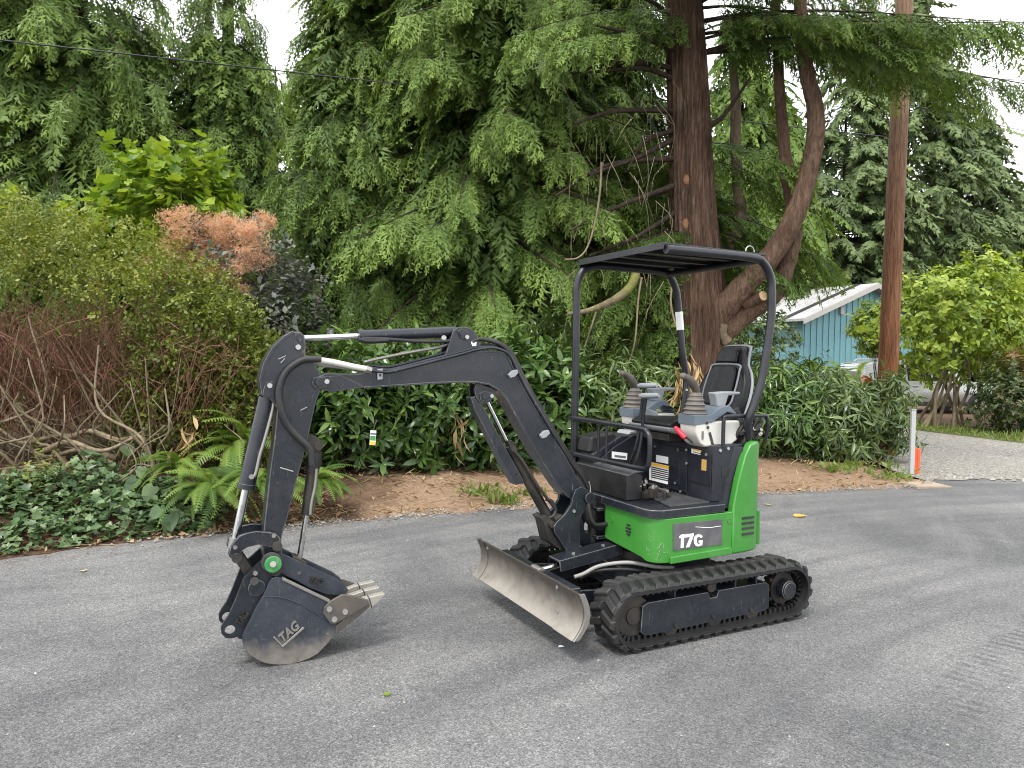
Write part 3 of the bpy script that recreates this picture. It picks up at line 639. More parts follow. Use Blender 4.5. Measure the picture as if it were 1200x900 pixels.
pin('boom_tip_pin', (374, 447.8), -.085, .088, .030, 'charcoal')
pl = plate('pin_lock', [(367, 442.5), (385, 440.5), (387.5, 444), (386.5, 451), (381, 454), (369, 455), (365.5, 450)], .079, .009, 'charcoal', bev=.002)
bolts([bp(373.5, 447.5, .088)], BNM, pl, .020, .006, 'charcoal', 'pin_head'); bolts([bp(382.8, 447, .080)], BNM, pl, .014, .010)
# top bracket for the arm cylinder
TB = [(521, 417), (525, 408), (528.5, 396), (531, 388), (536, 384), (543, 383), (551, 384.5), (557, 389.5), (561, 397), (563, 404.5), (569, 409.5), (574, 412)]
for o in (-.040, .062): tb = plate('cylinder_bracket', TB, o, .020, 'charcoal', boom, .003, ref=.062)
pl = plate('pin_lock', [(536, 388), (541, 385.5), (548, 389), (551, 395), (547, 398.5), (540, 396.5)], .071, .008, 'charcoal', tb, .002)
bolts([bp(541.5, 390.5, .071)], BNM, pl, .018, .006, 'charcoal', 'pin_head'); bolts([bp(547, 395, .071)], BNM, pl, .013, .009)
plate('white_tag', [(552, 400.5), (558.5, 399.5), (558, 405.5), (553.5, 405.5)], .0645, .004, 'white', tb, 0)
# arm cylinder
ac = rod('arm_cylinder', (421, 393.8), (533, 389.0), .0, .033, 'charcoal')
part('gland', MB().cyl(bp(419.5, 393.9, 0), bp(424, 393.7, 0), .036, 20), M['charcoal'], ac, 35, .002)
rod('arm_cylinder_rod', (351, 396.7), (421, 393.8), .0, .0165, 'chrome', ac)
rod('cylinder_eye', (532, 389.2), (541, 389), .0, .028, 'charcoal', ac)
part('cylinder_pipe', MB().tube(smooth_path(bps([(424, 397), (450, 397.5), (490, 400), (524, 399.8), (529, 396)], .045)), .011, 10), M['hose'], ac, 60)
part('cylinder_pipe', MB().tube(smooth_path(bps([(420, 398), (432, 400), (455, 399)], .05)), .014, 10), M['black'], ac, 60)
bolts([bp(519.5, 396, .036)], BNM, ac, .016, .012)
# boom cylinder below, with rod guard
for o in (-.035, .055): plate('cylinder_lug', [(558, 449), (556, 457), (558, 466), (563, 472), (571, 473), (577, 468), (580, 460), (584, 457)], o, .02, 'charcoal', boom, .003, ref=.055)
pl = plate('pin_lock', [(562, 461), (568, 458), (579, 461.5), (579, 467), (570, 471), (563, 469)], .063, .008, 'charcoal', boom, .002)
bolts([bp(567.8, 464.5, .063)], BNM, pl, .019, .006, 'charcoal', 'pin_head'); bolts([bp(576, 464, .063)], BNM, pl, .012, .009)
bcy = rod('boom_cylinder', (597, 524), (645, 611), .0, .032, 'grime')
rod('boom_cylinder_rod', (568, 464.5), (597, 524), .012, .0155, 'chrome', bcy)
part('gland', MB().cyl(bp(595.5, 521.2, 0), bp(599.5, 528.5, 0), .038, 18), M['charcoal'], bcy, 35, .003)
part('rod_guard', MB().prism(bps([(552, 466), (557, 464), (568, 479), (575, 492), (590, 520), (613, 562), (614, 567), (604, 568.5), (588, 541), (571, 508), (556, 480)], .045), -BNM * .09), M['charcoal'], bcy, 35, .004)
part('port_block', MB().prism(bps([(594, 517), (600, 515.5), (607, 528), (601, 531)], .045), -BNM * .03), M['grime'], bcy, 35, .003)
part('side_pipe', MB().tube(smooth_path(bps([(602, 528), (613, 541), (622, 556), (630, 569), (642, 585), (650, 595)], .05)), .010, 10), M['grime'], bcy, 60)
part('side_pipe', MB().tube(smooth_path(bps([(640, 585), (647, 588), (651, 597), (649, 604), (643, 607)], .05)), .011, 10), M['hose'], bcy, 60)

# arm
AR = [(344, 388.8), (352, 388.4), (357, 393.5), (358.3, 405), (358, 417), (366, 423), (374, 434), (377.5, 445), (376.5, 456), (371, 470), (367.5, 484), (362, 510), (357, 531), (346.7, 567.5), (337, 607), (332, 622), (329.5, 636), (331, 650), (329.5, 661), (325, 668.5), (317, 669), (310.5, 664), (308.8, 655), (308, 640), (309.5, 616), (312.5, 590), (316, 555), (321, 519), (325, 478), (316, 468), (306, 463), (305.2, 444), (310, 426), (320, 408), (333, 395)]
arm = plate('arm', AR, .065, .13, 'charcoal', bev=.006)
part('arm_rim', MB().prism(bps([(344, 387.2), (333, 393.5), (319, 407), (309, 425), (304, 444), (305, 456), (308, 456), (307.3, 444), (312, 427), (321.5, 410), (334.5, 397), (345, 390.2)], .070), -BNM * .14), M['charcoal'], arm, 35, .003)
pl = plate('pin_lock', [(346, 392), (351, 390.2), (355.5, 393), (356, 401), (353, 410), (347.5, 411), (344.5, 404)], .073, .008, 'charcoal', arm, .002)
bolts([bp(351.5, 396.5, .073)], BNM, pl, .019, .008, 'charcoal', 'pin_head'); bolts([bp(349.2, 406.8, .073)], BNM, pl, .015, .010)
pl = plate('pin_lock', [(312, 448), (319.5, 447), (320.5, 464), (312.5, 467), (308, 464), (308.5, 457)], .073, .008, 'charcoal', arm, .002)
bolts([bp(316, 451.8, .073)], BNM, pl, .014, .010); bolts([bp(313, 461.5, .073)], BNM, pl, .019, .007, 'charcoal', 'pin_head')
for a_, b_ in (((328, 548), (343.5, 552.5)), ((352, 481), (360, 477)), ((326, 421), (335, 417)), ((329, 425.5), (334, 420))):
    part('paint_scratch', MB().tube([bp(*a_, .0665), bp(*b_, .0665)], .0028 if a_[0] != 328 else .0045, 6), M['steel'], arm, None)
# bucket cylinder
bk = rod('bucket_cylinder', (313, 466), (288.6, 571.5), .0, .043, 'charcoal')
part('gland', MB().cyl(bp(289.6, 566.5, 0), bp(288.2, 573, 0), .047, 20), M['charcoal'], bk, 35, .003)
rod('bucket_cylinder_rod', (288.6, 571), (274.5, 637), .0, .021, 'chrome', bk)
rod('rod_end', (276, 630), (273.6, 642), .0, .030, 'steel', bk)
part('side_pipe', MB().tube(smooth_path(bps([(321, 470), (319, 482), (311, 512), (304, 535), (299, 556), (293, 560)], .035)), .010, 10), M['steel'], bk, 60)
bolts([bp(294.5, 558.5, .045)], BNM, bk, .014, .010, 'steel', 'port_fitting')
# thumb cylinder on the inside of the arm
part('thumb_lug', MB().prism(bps([(360, 513), (370, 511), (377, 517), (376.5, 526), (370, 530), (361, 527)], .045), -BNM * .09), M['grime'], arm, 35, .004)
pin('thumb_top_pin', (371.5, 521.5), -.055, .055, .024, 'grime')
tc_ = rod('thumb_cylinder', (370, 521), (359.4, 603), .0, .031, 'grime')
part('collar', MB().tube([bp(369, 530, 0), bp(367.5, 541, 0), bp(365.5, 553, 0)], [.036, .043, .036], 16), M['hose'], tc_, 60)
rod('thumb_cylinder_rod', (359.4, 603), (350, 659), .0, .0155, 'chrome', tc_)
part('side_pipe', MB().tube(smooth_path(bps([(371, 549), (369, 570), (365, 589), (363.5, 603)], .032)), .009, 10), M['steel'], tc_, 60)
# links
LK = [(268, 650), (270, 641.5), (275, 634.5), (280.5, 628.5), (289, 624.8), (300, 622.8), (314, 623.4), (322.5, 625), (328, 630), (328.5, 637), (324, 641.5), (316, 641), (304, 638.4), (291, 641.2), (284, 645.5), (281.5, 651.5), (275.6, 654.5)]
for o in (-.081, .105): lk = plate('bucket_link', LK, o, .024, 'charcoal', bev=.004, ref=.105)
pin('link_pin', (321.9, 634.5), -.115, .120, .026, 'grime'); pin('link_pin', (275.6, 647.5), -.115, .120, .026, 'grime')
bolts([bp(320.5, 627.5, .107), bp(275.5, 641, .107)], BNM, lk, .011, .014, 'steel')
part('pin_sleeve', MB().cyl(bp(275.6, 647.5, -.075), bp(275.6, 647.5, .075), .034, 18), M['grime'], EX, 35, .003)
part('pin_keeper', MB().box(bp(275.6, 647.5, -.135), (.035, .03, .045)), M['steel'], EX, 35, .004)
HL = [(271.5, 651), (276, 643.5), (281, 645), (301, 674), (304, 683), (297.5, 689.5), (290.5, 684), (287.5, 676)]
for o in (.072, -.048): plate('h_link', HL, o, .024, 'grime', bev=.003, ref=.072)
# quick coupler
CO = [(311, 653.5), (318, 649.8), (325, 652), (329, 659), (326.5, 667), (319.5, 674), (311, 691), (301, 711), (292, 731), (286.5, 746), (284, 749), (277.5, 746.5), (271, 748.5), (264, 747.5), (259.5, 742.5), (259, 735.5), (262.5, 729), (268, 721.5), (275, 706), (286, 678), (294, 668.5)]
def ring_plate(name, outline, hole, hr, o, th, m, parent, ref=None):
    # plate with a round hole: outline joined to the hole by a slit
    P = bps(outline, o, ref); c = bps([hole], o, ref)[0]; n = BNM
    i0 = min(range(len(P)), key=lambda i: (P[i] - c).length); d0 = (P[i0] - c).normalized(); w = n.cross(d0)
    H = [c + (d0 * math.cos(a) + w * math.sin(a)) * hr for a in [.02 + (2 * math.pi - .04) * k / 20 for k in range(21)]]
    # orient the hole opposite to the outline
    def area(Q): s_ = Vector((0, 0, 0)); [s_.__iadd__((Q[i] - c).cross(Q[(i + 1) % len(Q)] - c)) for i in range(len(Q))]; return s_.dot(n)
    if area(P) * area(H) > 0: H = H[::-1]
    Q = P[:i0] + [P[i0] + (H[0] - c).cross(n).normalized() * 0, ] + H + [P[i0] + (P[(i0 + 1) % len(P)] - P[i0]) * .02] + P[i0 + 1:]
    return part(name, MB().prism(Q, -n * th), M[m], parent, 35, 0)
for o in (-.091, .115): co = ring_plate('coupler_ear', CO, (269.6, 738.6), .026, o, .024, 'charcoal', EX, .115)
plate('coupler_body', [(313, 660), (325, 664), (318, 678), (300, 712), (289, 740), (281, 742), (284, 715), (296, 690)], .090, .18, 'grime', bev=.006)
pin('coupler_pin', (298, 681), -.125, .135, .043, 'charcoal', bev=.004)
part('pin_centre', MB().cyl(bp(298, 681, .134), bp(298, 681, .139), .022, 16), M['grime'], EX, 35)
part('front_hook_pin', MB().cyl(bp(283, 744, -.10), bp(283, 744, .10), .022, 14), M['grime'], EX, 35)
bolts([bp(299, 671, .117)], BNM, co, .012, .018, 'steel')
pin('arm_end_pin', (319.5, 661), -.13, .140, .030, 'grime')
gc = pin('green_pin_cap', (320, 661.3), .140, .156, .043, 'greendark', bev=.004)
part('cap_bolt', MB().cyl(bp(320, 661.3, .156), bp(320, 661.3, .166), .016, 10), M['steel'], gc, 35)
part('grease_collar', MB().cyl(bp(318, 659, .116), bp(318, 659, .139), .052, 22), M['grime'], EX, 35, .004)
ring_plate('swing_bracket_cheek', [(679, 603), (682, 598.5), (695, 596.5), (708, 596), (709, 616), (709, 640), (690, 641), (679, 638), (678, 620)], (694, 616.5), .062, .02, .025, 'charcoal', EX)
# thumb
TH = [(320, 668), (315, 659), (317, 650.5), (329, 648.5), (338, 652), (347, 656.5), (372, 668), (395.6, 679), (405, 686), (408.5, 692), (404, 697.5), (393, 697.5), (382, 696.8), (371, 692.5), (360, 688), (348, 681), (337.8, 676.5), (328, 671)]
for o in (-.063, .085): th = plate('thumb', TH, o, .022, 'bucket', bev=.003, ref=.085)
TB2 = [(340, 660), (372, 674), (400, 690), (396, 694), (372, 685), (345, 674)]
plate('thumb_web', TB2, .062, .124, 'grime', bev=.004)
for k in range(6):
    q = (371 + k * 4.6, 693.5 + k * .6); part('thumb_grip', MB().prism(bps([(q[0] - 1.8, q[1]), (q[0], q[1] + 4.2), (q[0] + 1.8, q[1])], .06), -BNM * .12), M['grime'], th, None)
part('thumb_hole', MB().cyl(bp(350.5, 671, .084), bp(350.5, 671, .0865), .012, 14), M['ink'], th, 35)
part('cylinder_clevis', MB().prism(bps([(343, 652), (350, 654), (360, 660), (357, 667), (345, 662)], .05), -BNM * .10), M['grime'], EX, 35, .004)
# bucket: two side plates, a curved wrapper, lip, side cutters, teeth
BS = [(315.6, 683), (319, 677.8), (324, 676.3), (331, 677.8), (386.7, 704), (391, 712), (394, 727), (393.5, 741), (385, 753), (373, 765.6), (363, 771.5), (351, 776), (340, 778.6), (329, 779.2), (318, 778.6), (309, 776.5), (300, 772.5), (292.5, 767.5), (287, 760.5), (284.2, 753), (284.6, 745), (290, 733), (300, 713), (309, 697)]
bucket = plate('bucket', BS, .15, .014, 'bucket', bev=.003)
plate('bucket_side', BS, -.136, .014, 'bucket', bucket, .003, ref=.15)
wrapi = list(range(22, 24)) + [0]
WP = BS[7:]            # from lip corner round the bottom to the top hinge
o0 = bps(WP, .1365); cI = bp(338, 720, .1365)
rows = []
for p in o0:
    q = p + (cI - p).normalized() * .014
    rows.append([p + (p - cI).normalized() * .0, p - BNM * .273, q - BNM * .273, q])
mbw = MB().grid(rows, closed=True); k = len(mbw.v); mbw.f += [(0, 1, 2, 3), (k - 1, k - 2, k - 3, k - 4)]
part('bucket_wrapper', mbw, M['bucket'], bucket, 40)
part('bucket_top', MB().prism(bps([(315.6, 683), (319, 677.8), (331, 677.8), (340, 686), (322, 694), (309, 697)], .1365), -BNM * .273), M['bucket'], bucket, 35)
part('side_bead', MB().tube(smooth_path(bps([(309, 699), (318, 699), (333, 701), (352, 708), (372, 720), (385, 729)], .1515)), .0035, 8), M['bucket'], bucket, 60)
part('top_edge', MB().prism(bps([(331, 676.6), (387, 703.2), (386, 706.5), (331, 680.2)], .158), -BNM * .022), M['steel'], bucket, 35, .002)
part('bucket_lip', MB().prism(bps([(392, 741.5), (393.5, 733), (412, 719), (432, 704.5), (434, 711), (419, 724), (404, 735), (395, 743)], .148), -BNM * .296), M['cutter'], bucket, 35, .004)
for o in (-.1505, .168):
    sc_ = plate('side_cutter', [(379, 719.5), (380, 712), (387.5, 704.5), (400, 697.4), (404, 696.8), (418, 699), (431.5, 703.6), (433, 707.5), (420, 716), (405, 724.5), (393, 731.4), (387.5, 731)], o, .0175, 'cutter', bucket, .003, ref=.168)
    if o > 0: bolts([bp(385.8, 713.5, o), bp(404.2, 716.8, o), bp(391.8, 725.6, o)], BNM, sc_, .016, .008)
for i, o in enumerate((.140, .022, -.096)):
    tt = MB(); 
    w = -BNM * .046
    tt.prism(bps([(412, 707), (431, 700.4), (451, 695.4), (451.6, 697.6), (443, 706.5), (435, 712.5), (415, 725)], o, .140), w)
    part('bucket_tooth', tt, M['tooth'], bucket, 35, .004)
    part('tooth_gap', MB().prism(bps([(431.6, 700.2), (432.8, 699.8), (436.4, 711.5), (435.2, 712.6)], o + .001, .140), w * 1.045), M['ink'], bucket, None)
# raised lettering, on its slanted base plates
def emboss(txt, c, o, ang_px, size, wpx, m='bucket', m2='ink', base=True, parent=bucket):
    p = bp(*c, o); q = bp(c[0] + ang_px[0], c[1] + ang_px[1], o); ux = (q - p).normalized(); uz = BNM; uy = uz.cross(ux)
    R = Matrix((ux, uy, uz)).transposed().to_4x4(); hw = wpx * PXM / 2
    pb = part('letter_base', MB().prism([p + ux * (-hw) + uy * (-size * .62), p + ux * hw + uy * (-size * .62), p + ux * hw + uy * (-size * .44), p + ux * (-hw) + uy * (-size * .44)], uz * .014).prism([p + ux * (-hw) + uy * (-size * .60), p + ux * (-hw + .008) + uy * (-size * .60), p + ux * (-hw + .008) + uy * (size * .55), p + ux * (-hw) + uy * (size * .55)], uz * .012), M[m], parent, 30, .002) if base else None
    me = text_mesh(txt, size, .006, M[m], .0022, .86, .25 if base else .1)
    t = link('raised_lettering', me, parent); t.matrix_local = Matrix.Translation(p + uz * .006) @ R
    me2 = None
emboss('TAG', (338, 740.5), .150, (22, -19.5), .066, 28, 'steel')
emboss('TAG', (283.5, 723.5), .115, (10, -13), .042, 15, 'grime', base=False, parent=co)
emboss('TAG', (370, 680.5), .085, (20, 5), .042, 17, 'grime', base=False, parent=th)

# hoses and pipes
part('wrapped_hose', MB().tube(smooth_path(bps([(376, 421), (366, 420.8), (356, 421.5), (346, 426.5), (337, 434), (330.8, 444), (327, 458), (327.5, 470), (331.5, 486), (337.5, 498), (346.5, 509), (354, 516.5), (361, 523), (365, 532), (366, 545)], .09), 8), .0185, 14), M['hose'], EX, 60)
part('sleeved_hose', MB().tube(smooth_path(bps([(370, 421.5), (385, 423.5), (400, 426.5), (416, 430), (432, 432.8)], .085)), .0165, 12), M['cream'], EX, 60)
part('sleeved_hose', MB().tube(smooth_path(bps([(366, 423), (378, 427), (392, 428.5), (410, 431)], .05)), .014, 12), M['hosegrey'], EX, 60)
part('hose_fitting', MB().cyl(bp(429, 432, .085), bp(435, 434, .085), .020, 6), M['steel'], EX, 35)
for dy, o in ((0, .080), (-2.6, .055), (-6, .0)):
    part('boom_pipe', MB().tube(smooth_path(bps([(434, 434 + dy), (450, 436 + dy), (464, 434.5 + dy), (507, 423.5 + dy), (540, 415 + dy), (556, 410.5 + dy), (574, 407.6 + dy * .5), (586, 409.5 + dy * .3), (597, 416), (605.5, 432.5), (616.5, 454.5), (634, 484.5), (651, 513)], o)), .009, 10), M['charcoal'], EX, 60)
part('boom_pipe', MB().tube(smooth_path(bps([(427, 424.5), (445, 420), (480, 413), (515, 407), (526, 404)], -.01)), .009, 10), M['steel'], EX, 60)
plate('pipe_clamp', [(442.3, 432.8), (448.6, 432), (448.6, 444.5), (442.6, 445.2)], .084, .010, 'trim', boom, .002)
bolts([bp(445.5, 439.5, .085)], BNM, boom, .007, .004, 'ink', 'screw')
for (x, y) in ((602, 438.5), (639, 509.5)):
    plate('hose_clamp', [(x - 5.5, y + 1), (x - 1, y - 4), (x + 4.5, y - 5.5), (x + 5.8, y - 1.5), (x + 1.5, y + 3), (x - 3.5, y + 4.6)], .095, .05, 'trim', boom, .003)
for i, o in enumerate((.055, .015, -.03)):
    e = i * 1.6
    part('boom_hose', MB().tube(smooth_path(bps([(553 + e, 401), (562 + e, 397.5), (575 + e, 399.5), (588 + e, 405), (597 + e, 414.5), (604.5 + e, 430), (614.5 + e, 450), (632 + e, 481), (649.5 + e, 510.5), (660 + e, 526.5), (670 + e, 543), (683 + e, 560), (690 + e, 575), (691 + e, 590), (688 + e, 602)], o)), .0125, 10), M['hose'], EX, 60)
rgh = random.Random(3)
for i in range(5):
    y0 = .02 - i * .06
    part('swing_hose', MB().tube(smooth_path([(.46, -.10 + i * .015, .80 - i * .02), (.50, -.10 + i * .02, .70), (.47, -.08 + i * .02, .58), (.36, -.06 + i * .015, .52 + i * .012), (.26, -.05, .55)]), .014, 10), M['hose'], EX, 60)
part('wire_hook', MB().tube(smooth_path(bps([(690, 564), (692, 572), (690.5, 581), (688, 586)], .10)), .004, 8), M['bolt'], EX, 60)
# ------------------------------------------------------------------ ground, road, verge
def interp(x, tab):
    if x <= tab[0][0]: return tab[0][1]
    for (a, u), (b, v) in zip(tab, tab[1:]):
        if x <= b: t = (x - a) / (b - a); return u + (v - u) * t
    return tab[-1][1]
def sstep(t): t = max(0, min(1, t)); return t * t * (3 - 2 * t)
_rs = np.random.RandomState(7); _K = _rs.normal(0, 1, (24, 2)); _PH = _rs.uniform(0, 6.28, 24)
def wob(x, y, f):       # cheap smooth noise about -1..1
    return float(np.sin(_K[:, 0] * x * f + _K[:, 1] * y * f + _PH).sum() / 5)
EDGE = [(-16, -2.6), (-9, 2.1), (-6, 4.25), (-3.98, 5.65), (-3.25, 6.16), (-2.15, 6.82), (-1.65, 7.10), (-.69, 7.50), (.39, 8.02), (1.8, 8.5), (3.17, 8.93), (5.04, 9.50), (5.75, 9.85)]
def edge_pt(s):         # s in 0..len-1
    i = min(int(s), len(EDGE) - 2); t = s - i; return Vector(EDGE[i]).lerp(Vector(EDGE[i + 1]), t)
def bank(x, d):
    H = interp(x, [(-6, .50), (-3.3, .42), (-1.8, .22), (.5, .15), (4.2, .13), (5.2, .05), (6, .03)])
    return H * sstep(d / 1.5) + min(1, max(0, d) / .25) * (.022 * wob(x, d, 2.6) + .012 * wob(x, d, 8)) + .012
def edge_y(x):
    return interp(x, EDGE)
def ground_z(x, y):     # height of the verge at a world position
    d = (y - edge_y(x)) * .84; return bank(x, d) if d > 0 else 0.0
def soil_mat(name, c0, c1, c2, sc=14):
    m, nt, b, out = newmat(name); tc = N(nt, 'ShaderNodeTexCoord').outputs['Object']
    n1 = noise(nt, tc, 1.1, 5); n2 = noise(nt, tc, sc, 6, .7); n3 = noise(nt, tc, sc * 5, 4, .7)
    c = mixc(nt, ramp(nt, n1, [(.38, 0.), (.62, 1.)]), c0, c1); c = mixc(nt, ramp(nt, n2, [(.48, 0.), (.66, .9)]), c, c2)
    v = N(nt, 'ShaderNodeTexVoronoi'); v.inputs['Scale'].default_value = 42; nt.links.new(tc, v.inputs['Vector'])
    sx = N(nt, 'ShaderNodeSeparateColor'); nt.links.new(v.outputs['Color'], sx.inputs[0])
    c = mixc(nt, ramp(nt, sx.outputs[0], [(.6, 0.), (.95, .22)]), c, (.34, .25, .16)); c = mixc(nt, ramp(nt, sx.outputs[1], [(.65, 0.), (.95, .30)]), c, (.07, .045, .03))
    nt.links.new(c, b.inputs['Base Color']); b.inputs['Roughness'].default_value = .95; b.inputs['Specular IOR Level'].default_value = .1
    bump(nt, n3, b, .8, .02); return m
M['soil'] = soil_mat('dry brown soil', (.215, .14, .09), (.285, .19, .125), (.34, .24, .165))
M['duff'] = soil_mat('dark leaf litter', (.05, .034, .022), (.09, .06, .038), (.15, .10, .06), 20)
M['mulch'] = soil_mat('bark mulch', (.09, .055, .04), (.13, .085, .06), (.20, .14, .10), 22)
st = part('ground', MB().add([(-300, -60, -.04), (300, -60, -.04), (300, 500, -.04), (-300, 500, -.04)], [(0, 1, 2, 3)]), M['duff'], None, None); tag(st, kind='structure')

# asphalt
def asphalt():
    m, nt, b, out = newmat('worn asphalt'); tc = N(nt, 'ShaderNodeTexCoord').outputs['Object']
    big = noise(nt, tc, .55, 5, .6, .5); med = noise(nt, mapping(nt, tc, (1, 1, 1), (0, 0, .35)), 2.6, 6, .65)
    # tyre sweeps: stretched noise along two driving directions
    def arc(cx, cy, fr, seed):      # tonal bands that follow turning circles
        v = N(nt, 'ShaderNodeVectorMath', operation='DISTANCE'); nt.links.new(tc, v.inputs[0]); v.inputs[1].default_value = (cx, cy, 0)
        cb = N(nt, 'ShaderNodeCombineXYZ'); nt.links.new(v.outputs['Value'], cb.inputs[0]); cb.inputs[1].default_value = seed
        s_ = N(nt, 'ShaderNodeVectorMath', operation='SCALE'); nt.links.new(tc, s_.inputs[0]); s_.inputs['Scale'].default_value = .10
        ad = N(nt, 'ShaderNodeVectorMath', operation='ADD'); nt.links.new(cb.outputs[0], ad.inputs[0]); nt.links.new(s_.outputs[0], ad.inputs[1])
        return noise(nt, ad.outputs[0], fr, 4, .6, .2), v.outputs['Value']
    tr1, r1 = arc(9.5, -4.0, 2.2, 3.0); tr2, r2 = arc(-5.0, 12.0, 1.7, 8.0)
    g = N(nt, 'ShaderNodeTexVoronoi'); g.inputs['Scale'].default_value = 190; nt.links.new(tc, g.inputs['Vector'])
    gs = N(nt, 'ShaderNodeSeparateColor'); nt.links.new(g.outputs['Color'], gs.inputs[0])
    g2 = N(nt, 'ShaderNodeTexVoronoi'); g2.inputs['Scale'].default_value = 95; nt.links.new(tc, g2.inputs['Vector'])
    gs2 = N(nt, 'ShaderNodeSeparateColor'); nt.links.new(g2.outputs['Color'], gs2.inputs[0])
    c = mixc(nt, ramp(nt, big, [(.36, 0.), (.62, 1.)]), (.112, .112, .113), (.205, .202, .197))
    c = mixc(nt, ramp(nt, tr1, [(.48, 0.), (.62, .46)]), c, (.092, .092, .095)); c = mixc(nt, ramp(nt, tr2, [(.52, 0.), (.68, .36)]), c, (.27, .265, .255))
    c = mixc(nt, ramp(nt, med, [(.55, 0.), (.75, .4)]), c, (.095, .095, .097))
    # faint tread prints along one turning circle
    br_ = ramp(nt, r1, [(0., 0.), (1., 1.)]); m1 = N(nt, 'ShaderNodeMapRange', interpolation_type='SMOOTHSTEP'); nt.links.new(r1, m1.inputs[0]); m1.inputs[1].default_value = 10.30; m1.inputs[2].default_value = 10.36
    m2 = N(nt, 'ShaderNodeMapRange', interpolation_type='SMOOTHSTEP'); nt.links.new(r1, m2.inputs[0]); m2.inputs[1].default_value = 10.62; m2.inputs[2].default_value = 10.56
    wv = N(nt, 'ShaderNodeTexWave', bands_direction='DIAGONAL'); wv.inputs['Scale'].default_value = 5.5; wv.inputs['Distortion'].default_value = 1.2; nt.links.new(tc, wv.inputs['Vector'])
    t1 = N(nt, 'ShaderNodeMath', operation='MULTIPLY'); nt.links.new(m1.outputs[0], t1.inputs[0]); nt.links.new(m2.outputs[0], t1.inputs[1]); t2 = N(nt, 'ShaderNodeMath', operation='MULTIPLY'); nt.links.new(t1.outputs[0], t2.inputs[0]); nt.links.new(ramp(nt, wv.outputs['Fac'], [(.45, 0.), (.7, .7)]), t2.inputs[1])
    t3 = N(nt, 'ShaderNodeMath', operation='MULTIPLY'); nt.links.new(t2.outputs[0], t3.inputs[0]); nt.links.new(ramp(nt, med, [(.40, 0.), (.58, 1.)]), t3.inputs[1]); c = mixc(nt, t3.outputs[0], c, (.085, .086, .09))
    stone = ramp(nt, gs.outputs[0], [(0., .50), (.5, .93), (.86, 1.15), (1., 1.6)]); c = mixc(nt, 1.0, c, stone, 'MULTIPLY')
    s2 = ramp(nt, gs2.outputs[1], [(0., .72), (.6, 1.), (.93, 1.08), (1., 1.35)]); c = mixc(nt, 1.0, c, s2, 'MULTIPLY')
    nt.links.new(c, b.inputs['Base Color']); nt.links.new(ramp(nt, gs.outputs[1], [(0., .72), (1., .95)]), b.inputs['Roughness']); b.inputs['Specular IOR Level'].default_value = .35
    h = N(nt, 'ShaderNodeMath', operation='ADD'); nt.links.new(g.outputs['Distance'], h.inputs[0]); nt.links.new(g2.outputs['Distance'], h.inputs[1])
    bump(nt, h.outputs[0], b, .55, .006); return m
M['asphalt'] = asphalt()
rp = [(x, y + .18, 0) for x, y in EDGE] + [(6.1, 10.25, 0), (6.9, 10.7, 0), (9, 10.8, 0), (14, 10.6, 0), (40, 9, 0), (40, -30, 0), (-40, -30, 0), (-40, -12, 0)]
road = part('road', MB().add(rp, [tuple(range(len(rp)))]), M['asphalt'], None, None); tag(road, kind='structure')

# verge sheet
rows = []; ns, ds = 150, [-.10, -.04, 0, .06, .14, .25, .4, .6, .85, 1.1, 1.4, 1.8, 2.3, 3, 4, 6, 10, 16]
for i in range(ns + 1):
    s = (len(EDGE) - 1) * i / ns; p = edge_pt(s); q = edge_pt(min(s + .05, len(EDGE) - 1)) - edge_pt(max(s - .05, 0)); n = Vector((-q.y, q.x)).normalized()
    w = .06 * wob(p.x, p.y, 5) + .03 * wob(p.x, p.y, 14)
    rows.append([Vector((p.x + n.x * (d + w), p.y + n.y * (d + w), bank(p.x, d) if d > 0 else d * .25)) for d in ds])
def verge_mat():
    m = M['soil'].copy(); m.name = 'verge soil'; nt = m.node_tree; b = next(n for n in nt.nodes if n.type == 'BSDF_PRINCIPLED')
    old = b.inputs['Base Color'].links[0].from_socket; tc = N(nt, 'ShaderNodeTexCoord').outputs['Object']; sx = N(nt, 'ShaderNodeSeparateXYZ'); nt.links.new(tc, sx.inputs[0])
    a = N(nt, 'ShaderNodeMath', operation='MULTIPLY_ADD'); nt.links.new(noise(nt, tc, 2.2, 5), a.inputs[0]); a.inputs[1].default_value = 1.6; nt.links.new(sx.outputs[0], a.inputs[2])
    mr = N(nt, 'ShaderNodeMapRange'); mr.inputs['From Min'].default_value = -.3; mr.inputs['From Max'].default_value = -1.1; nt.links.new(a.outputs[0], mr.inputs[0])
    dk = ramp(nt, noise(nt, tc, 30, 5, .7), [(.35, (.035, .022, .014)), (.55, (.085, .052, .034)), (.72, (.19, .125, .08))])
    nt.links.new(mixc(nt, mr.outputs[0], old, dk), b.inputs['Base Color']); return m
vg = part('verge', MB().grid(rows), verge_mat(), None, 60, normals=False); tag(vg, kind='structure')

# gravel drive, grass strip, mulch bed on the right
def gravel():
    m, nt, b, out = newmat('pale gravel'); tc = N(nt, 'ShaderNodeTexCoord').outputs['Object']
    v = N(nt, 'ShaderNodeTexVoronoi'); v.inputs['Scale'].default_value = 48; nt.links.new(tc, v.inputs['Vector']); s = N(nt, 'ShaderNodeSeparateColor'); nt.links.new(v.outputs['Color'], s.inputs[0])
    n1 = noise(nt, tc, .8, 5)
    c = ramp(nt, s.outputs[0], [(0., (.09, .083, .072)), (.4, (.22, .205, .18)), (.8, (.32, .30, .265)), (1., (.50, .475, .43))])
    c = mixc(nt, ramp(nt, n1, [(.4, 0.), (.7, .5)]), c, (.27, .25, .21)); nt.links.new(c, b.inputs['Base Color']); b.inputs['Roughness'].default_value = .9
    bump(nt, v.outputs['Distance'], b, .9, .02); return m
M['gravel'] = gravel()
